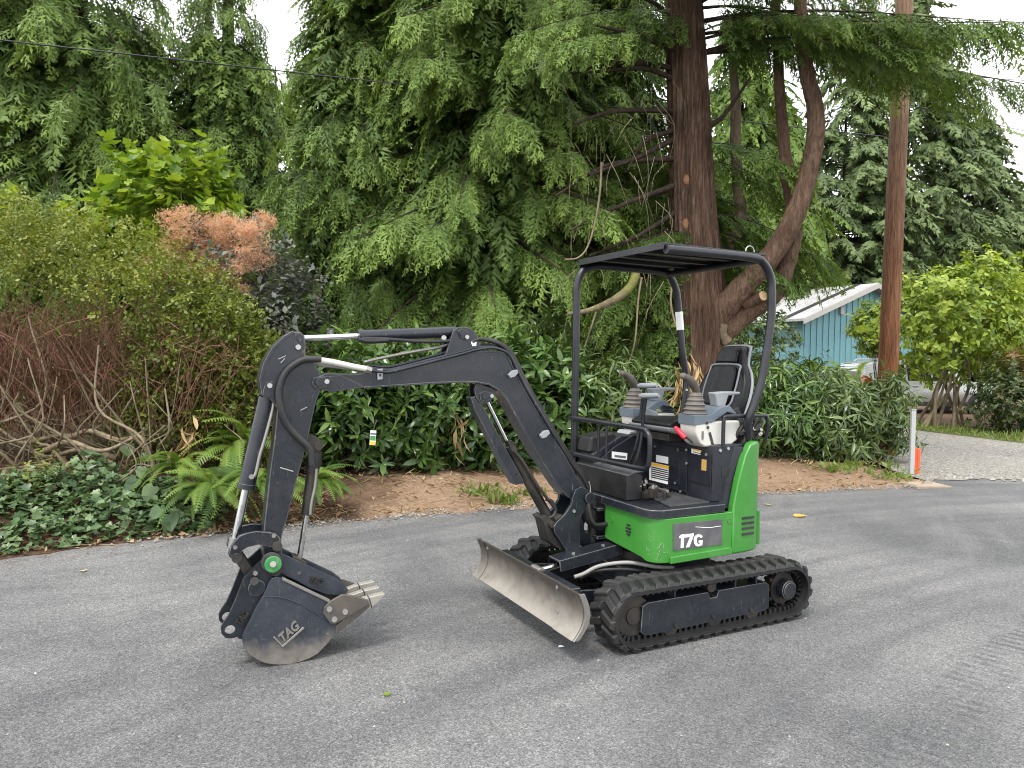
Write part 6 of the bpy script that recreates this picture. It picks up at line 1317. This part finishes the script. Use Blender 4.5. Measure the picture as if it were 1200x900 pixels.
tag(batch('grit', PEB, np.zeros(n, int), basis(rs.normal(0, 1, (n, 3)) * np.array([1, 1, .05]), np.array([[0, 0, 1.]] * n)), P, rs.uniform(.004, .014, n), rs.uniform(.2, 1, n), M['pebble']), 'loose grit scattered over the asphalt', 'grit', kind='stuff')
# weeds
for i, (px_, py_, s, lab) in enumerate([(560, 572, .14, 'green weed on the soil below the boom elbow'), (620, 570, .12, 'small weed left of the swing post'), (1020, 545, .22, 'grassy weed tuft under the right hedge'), (975, 548, .16, 'low weed at the right hedge foot'), (1045, 552, .16, 'weed tuft next to the white marker post'), (590, 578, .10, 'tiny weed near the asphalt edge')]):
    c = at_z(px_, py_, .12); r = np.random.RandomState(200 + i); t = thing('weed', lab, 'weed', (c.x, c.y, ground_z(c.x, c.y)), 0, 'weeds on the verge'); n = 90
    D = r.normal(0, 1, (n, 3)) * np.array([.6, .6, .2]) + np.array([0, 0, .8]); batch('blades', [leaf_proto(.06, .4, .4), leaf_proto(.18, .2, .3)], r.randint(0, 2, n), basis(D, r.normal(0, 1, (n, 3))), r.normal(0, 1, (n, 3)) * np.array([s, s, .01]), r.uniform(.06, .16, n), r.uniform(.1, .9, n), M['grass'], t, 'stuff')
# grass blades on the strip at the right
n = 3500; u, v = rs.uniform(0, 1, n), rs.uniform(0, 1, n)
lo = [(9.25, 21), (9.85, 17.35), (10.55, 14.95), (11.35, 13.85), (14, 12.35), (20, 11.8)]; hi = [(10.0, 21), (10.9, 18.4), (12.2, 16.4), (13.2, 15.8), (14.5, 15), (20, 14.4)]
def pl_(tab, u): k = np.minimum((u * 5).astype(int), 4); f = (u * 5 - k)[:, None]; T = np.array(tab, float); return T[k] * (1 - f) + T[k + 1] * f
Q = pl_(lo, u) * (1 - v[:, None]) + pl_(hi, u) * v[:, None]
tag(batch('lawn_grass', [leaf_proto(.07, .3, .3)], np.zeros(n, int), basis(rs.normal(0, 1, (n, 3)) * np.array([.5, .5, .1]) + np.array([0, 0, .8]), rs.normal(0, 1, (n, 3))), np.concatenate([Q, np.full((n, 1), .015)], 1), rs.uniform(.08, .20, n), rs.uniform(.2, 1, n), M['grass']), 'narrow strip of short grass beside the gravel drive', 'grass', kind='stuff')
def rock(name, x, y, z, s, label, seed, m='pebblegrey'):
    r = random.Random(seed); mb = MB().sphere((0, 0, 0), 1, 10, 7); mb.v = [tuple(Vector(v) * (1 + r.uniform(-.14, .14))) for v in mb.v]; mb.v = [(v[0] * s[0], v[1] * s[1], v[2] * s[2]) for v in mb.v]
    o = part(name, mb, M[m], None, 30); o.location = (x, y, z); tag(o, label, 'rock')
M['pebblegrey'] = soil_mat('grey fieldstone', (.20, .19, .18), (.30, .29, .27), (.40, .38, .35), 9)
c = at_z(1188, 508, 0); rock('stone', c.x, c.y, .10, (.36, .22, .12), 'flat grey stone at the right edge beside the grass', 1)
c = at_z(1088, 490, 0); rock('stone', 11.0, 18.9, .12, (.16, .14, .13), 'round pale stone in the mulch at the shrub stems', 2); rock('stone', 10.7, 19.4, .14, (.14, .12, .15), 'second pale stone behind the white marker post', 3)
M['yellowleaf'] = leafmat('yellow dead leaf', [(.50, .36, .08), (.60, .46, .14)], obj=True); M['paleleaf'] = leafmat('pale dead leaf', [(.42, .34, .22), (.55, .47, .34)], obj=True)
# fallen leaves lying on the asphalt
for i, (px_, py_, s, lab) in enumerate([(931, 605, .085, 'yellow fallen leaf on the asphalt right of the counterweight'), (452, 815, .026, 'small green leaf on the asphalt below the bucket'), (903, 592, .05, 'pale fallen leaf near the hedge edge of the asphalt'), (660, 757, .026, 'white scrap on the asphalt beside the blade tip'), (98, 668, .035, 'pale leaf fragment on the asphalt at the left')]):
    c = at_z(px_, py_, .006); v, f, _t = outline_leaf([(0, .02), (-.08, .2), (.2, .42), (.5, .38), (.7, .2), (1, 0), (.7, -.25), (.5, -.36), (.2, -.4), (-.08, -.2), (0, -.02)], .12)
    me = bpy.data.meshes.new('fallen_leaf'); me.from_pydata((v * s * 1.6).tolist(), [], f.tolist()); me.update(); me.materials.append(M[('yellowleaf', 'fern_leaf', 'paleleaf', 'white', 'paleleaf')[i]] if ('yellowleaf' in M) else M['drygrass_leaf'])
    o = link('fallen_leaf', me, None, c); o.rotation_euler = (.05, -.08, i * 1.3); tag(o, lab, 'leaf', 'leaves on the asphalt')
# ------------------------------------------------------------------ marker posts and utility cover
c = at_z(1068, 556, .02)
mp = thing('marker_post', 'slim white painted marker post at the end of the right hedge', 'post', (c.x, c.y, 0))
part('post_shaft', MB().prism([(-.032, -.025, 0), (.032, -.025, 0), (.032, .025, 0), (-.032, .025, 0)], (0, 0, .95)), paint('weathered white post paint', (.36, .375, .36), .6, worn=(.3, .27, .23), wear=.4, dusty=.4), mp, 30, .006)
part('post_cap', MB().box((0, 0, .958), (.074, .06, .018)), M['trim'], mp, 30, .004)
c = at_z(1075, 554, .02)
op = thing('orange_stake', 'short orange plastic stake beside the white marker post', 'stake', (c.x, c.y, 0))
M['orange'] = paint('fluorescent orange plastic', (.85, .10, .035), .45, dusty=.1)
part('stake_blade', MB().prism([(-.036, 0, 0), (.036, 0, 0), (.040, 0, .36), (.024, 0, .38), (-.024, 0, .38), (-.040, 0, .36)], (0, .022, 0)), M['orange'], op, 40, .004)
part('stake_rib', MB().box((0, -.006, .19), (.016, .012, .36)), M['orange'], op, 30, .003)
c = at_z(1083, 568.5, .012)
cv = thing('utility_cover', 'tan rectangular utility cover set flush at the asphalt edge', 'cover', (c.x, c.y, .012), .15)
M['tan'] = paint('tan concrete', (.30, .235, .17), .85, dusty=.3); part('cover_slab', MB().box((0, 0, .008), (.42, .30, .03)), M['tan'], cv, 30, .006); part('cover_frame', MB().box((0, 0, -.002), (.50, .38, .03)), paint('dusty frame', (.25, .2, .15), .9, dusty=.4), cv, 30, .004); part('lift_slot', MB().box((.05, .02, .0235), (.16, .03, .004)), M['ink'], cv, None)

# ------------------------------------------------------------------ blue shed
HX, HY = 11.5, 29.0
hw = Vector((1, .6, 0)).normalized(); hd = Vector((-.6, 1, 0)).normalized()        # along the gable wall, along the ridge
shed = thing('blue_shed', 'blue board and batten shed with pale gabled roof beyond the hedge', 'shed', (HX, HY, 0), math.atan2(hw.y, hw.x))
W_, EV, AP, LN = 8.4, 3.38, 4.86, 3.0      # gable width, eave, apex, length; local x along gable wall, y along ridge
M['siding'] = paint('teal blue siding paint', (.115, .265, .295), .6, worn=(.2, .35, .40), wear=.1, dusty=.12, vary=.15); M['roofgrey'] = soil_mat('grey shingle', (.30, .30, .30), (.40, .40, .40), (.48, .48, .47), 10); M['fascia'] = paint('weathered fascia board', (.34, .33, .30), .6, dusty=.3)
part('wall', MB().prism([(0, 0, 0), (W_, 0, 0), (W_, 0, EV), (W_ / 2, 0, AP), (0, 0, EV)], (0, LN, 0)), M['siding'], shed, 30)
bm_ = MB().box((0, 0, .5), (.05, .03, 1.0)).mesh('batten', M['siding'])
for i in range(22):
    x = .12 + i * .38; z = EV + (AP - EV) * (1 - abs(x - W_ / 2) / (W_ / 2)) - .1; o = link('batten', bm_, shed); o.location = (x, -.017, 0); o.scale = (1, 1, z)
sl = Vector((W_ / 2, 0, AP - EV)); ov = .45
for sd in (1, -1):
    e = Vector((W_ / 2 - sd * (W_ / 2 + .55), 0, EV - (AP - EV) * .55 / (W_ / 2) + .03)); r_ = Vector((W_ / 2, 0, AP + .03))
    rf = part('roof_slope', MB().prism([e + Vector((0, -ov, 0)), r_ + Vector((0, -ov, 0)), r_ + Vector((0, LN + ov, 0)), e + Vector((0, LN + ov, 0))], (0, 0, .10)), M['roofgrey'], shed, 30)
    part('fascia_board', MB().prism([e + Vector((0, -ov - .03, -.12)), r_ + Vector((0, -ov - .03, -.12)), r_ + Vector((0, -ov - .03, .09)), e + Vector((0, -ov - .03, .09))], (0, .028, 0)), M['fascia'], rf, 30)
    part('dark_flashing', MB().prism([e + Vector((0, .35, .104)), r_ + Vector((0, .35, .104)), r_ + Vector((0, .62, .104)), e + Vector((0, .62, .104))], (0, 0, .03)), M['ink'], rf, 30)
part('vent_box', MB().box((W_ * .28, -.06, 3.75), (.22, .10, .30)), M['fascia'], shed, 30, .01)
part('window', MB().box((W_ * .60, -.03, 2.2), (1.0, .04, .9)), M['ink'], shed, 30)

# ------------------------------------------------------------------ parked silver SUV
CA = math.radians(5)
suv = thing('parked_suv', 'parked silver SUV with red tail lights half hidden behind the utility pole', 'SUV', (10.85, 23.42, 0), CA)
M['carpaint'] = paint('silver car paint', (.40, .41, .41), .28, dusty=.08, metal=.55, coat=.6, bumpy=0, vary=.05); M['glass'] = paint('dark car glass', (.012, .014, .016), .06, dusty=.02, bumpy=0); M['lamp'] = paint('red lamp lens', (.55, .012, .02), .15, dusty=.05, bumpy=0); M['orangelamp'] = paint('orange red lamp lens', (.72, .10, .02), .2, dusty=.05, bumpy=0)
LC, WC = 4.7, 1.85
def sect(x, hw, z0, z1, hw2, z2):       # body ring at x
    return [Vector((x, y, z)) for y, z in [(-hw * .93, z0), (-hw, z0 + .15), (-hw, z1 - .08), (-hw * .97, z1), (-hw2, z2 - .05), (-hw2 * .86, z2), (hw2 * .86, z2), (hw2, z2 - .05), (hw * .97, z1), (hw, z1 - .08), (hw, z0 + .15), (hw * .93, z0)]]
h = WC / 2
rows = [sect(0, h * .90, .42, .98, h * .74, 1.46), sect(.06, h * .97, .36, 1.02, h * .78, 1.60), sect(.35, h, .32, 1.04, h * .80, 1.68), sect(1.4, h, .30, 1.05, h * .80, 1.72), sect(2.4, h, .30, 1.04, h * .79, 1.70), sect(2.9, h, .30, 1.03, h * .78, 1.58), sect(3.45, h, .30, 1.02, h * .86, 1.10), sect(4.3, h * .97, .32, .96, h * .84, 1.0), sect(4.65, h * .86, .40, .80, h * .72, .84)]
mb = MB().grid(rows, closed=True); k = len(mb.v); mb.f += [tuple(range(12)), tuple(range(k - 1, k - 13, -1))]
part('body', mb, M['carpaint'], suv, 40)
for sd in (1, -1):
    for (a, b2) in ((.45, 1.30), (1.38, 2.15), (2.22, 2.85)):
        part('side_window', MB().prism([(a, sd * (h * .955 + .0), 1.09), (b2, sd * h * .955, 1.09), (b2 - (.0 if b2 < 2.8 else .22), sd * h * .825, 1.58), (a + (.12 if a < 1 else 0), sd * h * .825, 1.60)], (0, sd * .012, 0)), M['glass'], suv, 30)
    for x in (.95, 3.75):
        w = part('wheel', MB().cyl((x, sd * (h - .20), .34), (x, sd * (h + .005), .34), .34, 28), M['rubber'], suv, 35, .02); part('rim', MB().cyl((x, sd * h, .34), (x, sd * (h + .015), .34), .22, 20), M['bolt'], w, 35)
        part('wheel_arch', MB().ring((x, sd * (h - .01), .34), (0, 1, 0), .345, .42, .05, 20, 0, math.pi, (1, 0, 0)) if False else MB().ring((x, sd * (h - .005), .34), (0, 1, 0), .345, .41, .03, 28), M['black'], suv, 35)
    part('tail_light', MB().prism([(-.005, sd * h * .72, .88), (-.005, sd * h * .93, .86), (.02, sd * h * .95, 1.20), (.02, sd * h * .80, 1.26)], (-.04, 0, 0)).prism([(.0, sd * h * .95, .88), (.24, sd * (h + .006), .92), (.18, sd * (h + .004), 1.14), (.02, sd * h * .96, 1.20)], (0, sd * .012, 0)), M['lamp'] if sd < 0 else M['orangelamp'], suv, 30, .008)
    part('side_sill', MB().box((2.35, sd * (h + .005), .38), (2.3, .03, .12)), M['black'], suv, 30, .01)
    for x in (1.6, 2.6): part('door_handle', MB().box((x, sd * (h + .012), .93), (.18, .03, .035)), M['carpaint'], suv, 30, .01)
    part('roof_rail', MB().tube([(.5, sd * h * .72, 1.68), (.6, sd * h * .72, 1.74), (2.2, sd * h * .72, 1.76), (2.35, sd * h * .72, 1.70)], .02, 8), M['carpaint'], suv, 60)
part('rear_window', MB().prism([(.01, -h * .70, 1.06), (.01, h * .70, 1.06), (.04, h * .62, 1.50), (.04, -h * .62, 1.50)], (-.03, 0, 0)), M['glass'], suv, 30, .01)
part('rear_bumper', MB().box((-.02, 0, .50), (.16, WC * .90, .24)), M['black'], suv, 30, .04)

# ------------------------------------------------------------------ shrubs at the right
bush('yellow_green_shrub', 'tall bright yellow green leafy shrub in front of the SUV at the right', 'shrub', (11.25, 18.2, 2.72), (2.2, 1.3, 1.58), 900, 10, .15, BROAD, 'sumac', 101, 200, None, up=.35, inner=.3, tb=.22, zfloor=.05, stems=0, droop=.35, spread=(55, 95))
t = [o for o in bpy.data.objects if o.name.startswith('yellow_green_shrub')][0]
rg = random.Random(4)
for i in range(12):
    e = Vector((rg.uniform(-1.3, 1.2), rg.uniform(-.6, .5), rg.uniform(2.0, 3.4))); b0 = Vector((rg.uniform(-1.1, .4), rg.uniform(-.4, .4), 0))
    part('stem', MB().tube(smooth_path([b0, b0.lerp(e, .3) + Vector((rg.uniform(-.25, .25), 0, .2)), b0.lerp(e, .65) + Vector((rg.uniform(-.2, .2), 0, .25)), e], 4), [.045 - .003 * k for k in range(13)], 8, False), M['greenstem'], t, 60, normals=False)
bush('yellow_green_shrub', 'low part of bright green foliage left of the pole before the blue shed', 'shrub', (10.75, 21.6, 2.65), (.8, .6, .9), 170, 9, .16, BROAD, 'sumac', 102, 80, None, up=.35, inner=.3, tb=.05, zfloor=.05, stems=6, droop=.35, spread=(55, 95))
bush('yellow_green_shrub', 'rear mass of bright foliage at the right edge of the photo', 'shrub', (14.9, 20.0, 2.7), (1.7, 1.2, 1.6), 460, 10, .18, BROAD, 'sumac', 103, 0, None, up=.35, inner=.3, tb=.22, zfloor=.05, stems=6, droop=.35, spread=(55, 95))
bush('dark_shrub', 'low dark green shrub with dry cream flower heads at the right edge', 'shrub', (11.75, 16.9, .85), (1.15, .8, .95), 620, 8, .10, BROAD, 'darkshrub', 104, 100, None, up=.4, inner=.3, tb=-.05, zfloor=.04, stems=8)
bush('dark_shrub', 'mounded dark green shrub beyond the frame edge on the right', 'shrub', (13.7, 16.3, .9), (1.1, .8, 1.0), 420, 8, .10, BROAD, 'darkshrub', 105, 0, None, up=.4, inner=.3, tb=-.05, zfloor=.04, stems=6)
bush('rusty_shrub', 'small shrub with rusty orange leaf tips above the dark shrub', 'shrub', (12.6, 17.6, 1.75), (.75, .4, .35), 90, 8, .11, BROAD, 'plume', 106, 0, None, up=.4, inner=.3, tb=-.3, zfloor=.6, stems=4)
# yellow green fern like plants before the shed
for i, (x, y, Y, n, sc) in enumerate([(955, 415, 16.5, 16, 1.7), (925, 420, 16.0, 12, 1.4), (985, 420, 17.0, 14, 1.6)]):
    r = random.Random(300 + i); c = at_depth(x, y, Y); c.z = .05; t = thing('feathery_shrub', ['tallest yellow green feathery fronds right before the blue shed', 'shorter yellow green feathery fronds left of the blue shed', 'yellow green feathery fronds between shed and utility pole'][i], 'plant', c, 0, 'feathery plants before the shed')
    for k in range(n):
        o = link('frond', FM[k % 6], t); o.matrix_local = Matrix.Translation((r.uniform(-.5, .5), r.uniform(-.3, .3), 1.0 + r.uniform(-.4, .2))) @ Matrix.Rotation(r.uniform(0, 6.3), 4, 'Z') @ Matrix.Rotation(-.75 + r.uniform(-.25, .25), 4, 'Y') @ Matrix.Scale(sc * r.uniform(.6, .95), 4)
    for k in range(5): part('stem', MB().tube([(r.uniform(-.3, .3), 0, 0), (r.uniform(-.4, .4), 0, 1.0)], .015, 6), M['greenstem'], t, 60)
bush('mixed_shrub', 'yellowish leafy shrub behind the right laurel hedge', 'shrub', (5.9, 15.0, .65), (1.4, .7, .72), 380, 9, .10, BROAD, 'sumac', 107, 0, None, up=.5, inner=.3, tb=-.05, zfloor=.04, stems=6)
bush('green_shrub', 'rounded green shrub hiding the left end of the blue shed', 'shrub', (6.5, 20.0, 2.0), (1.3, .8, 1.7), 420, 9, .13, BROAD, 'laurel_pale', 108, 0, None, up=.4, inner=.3, tb=.0, zfloor=.04, stems=6)
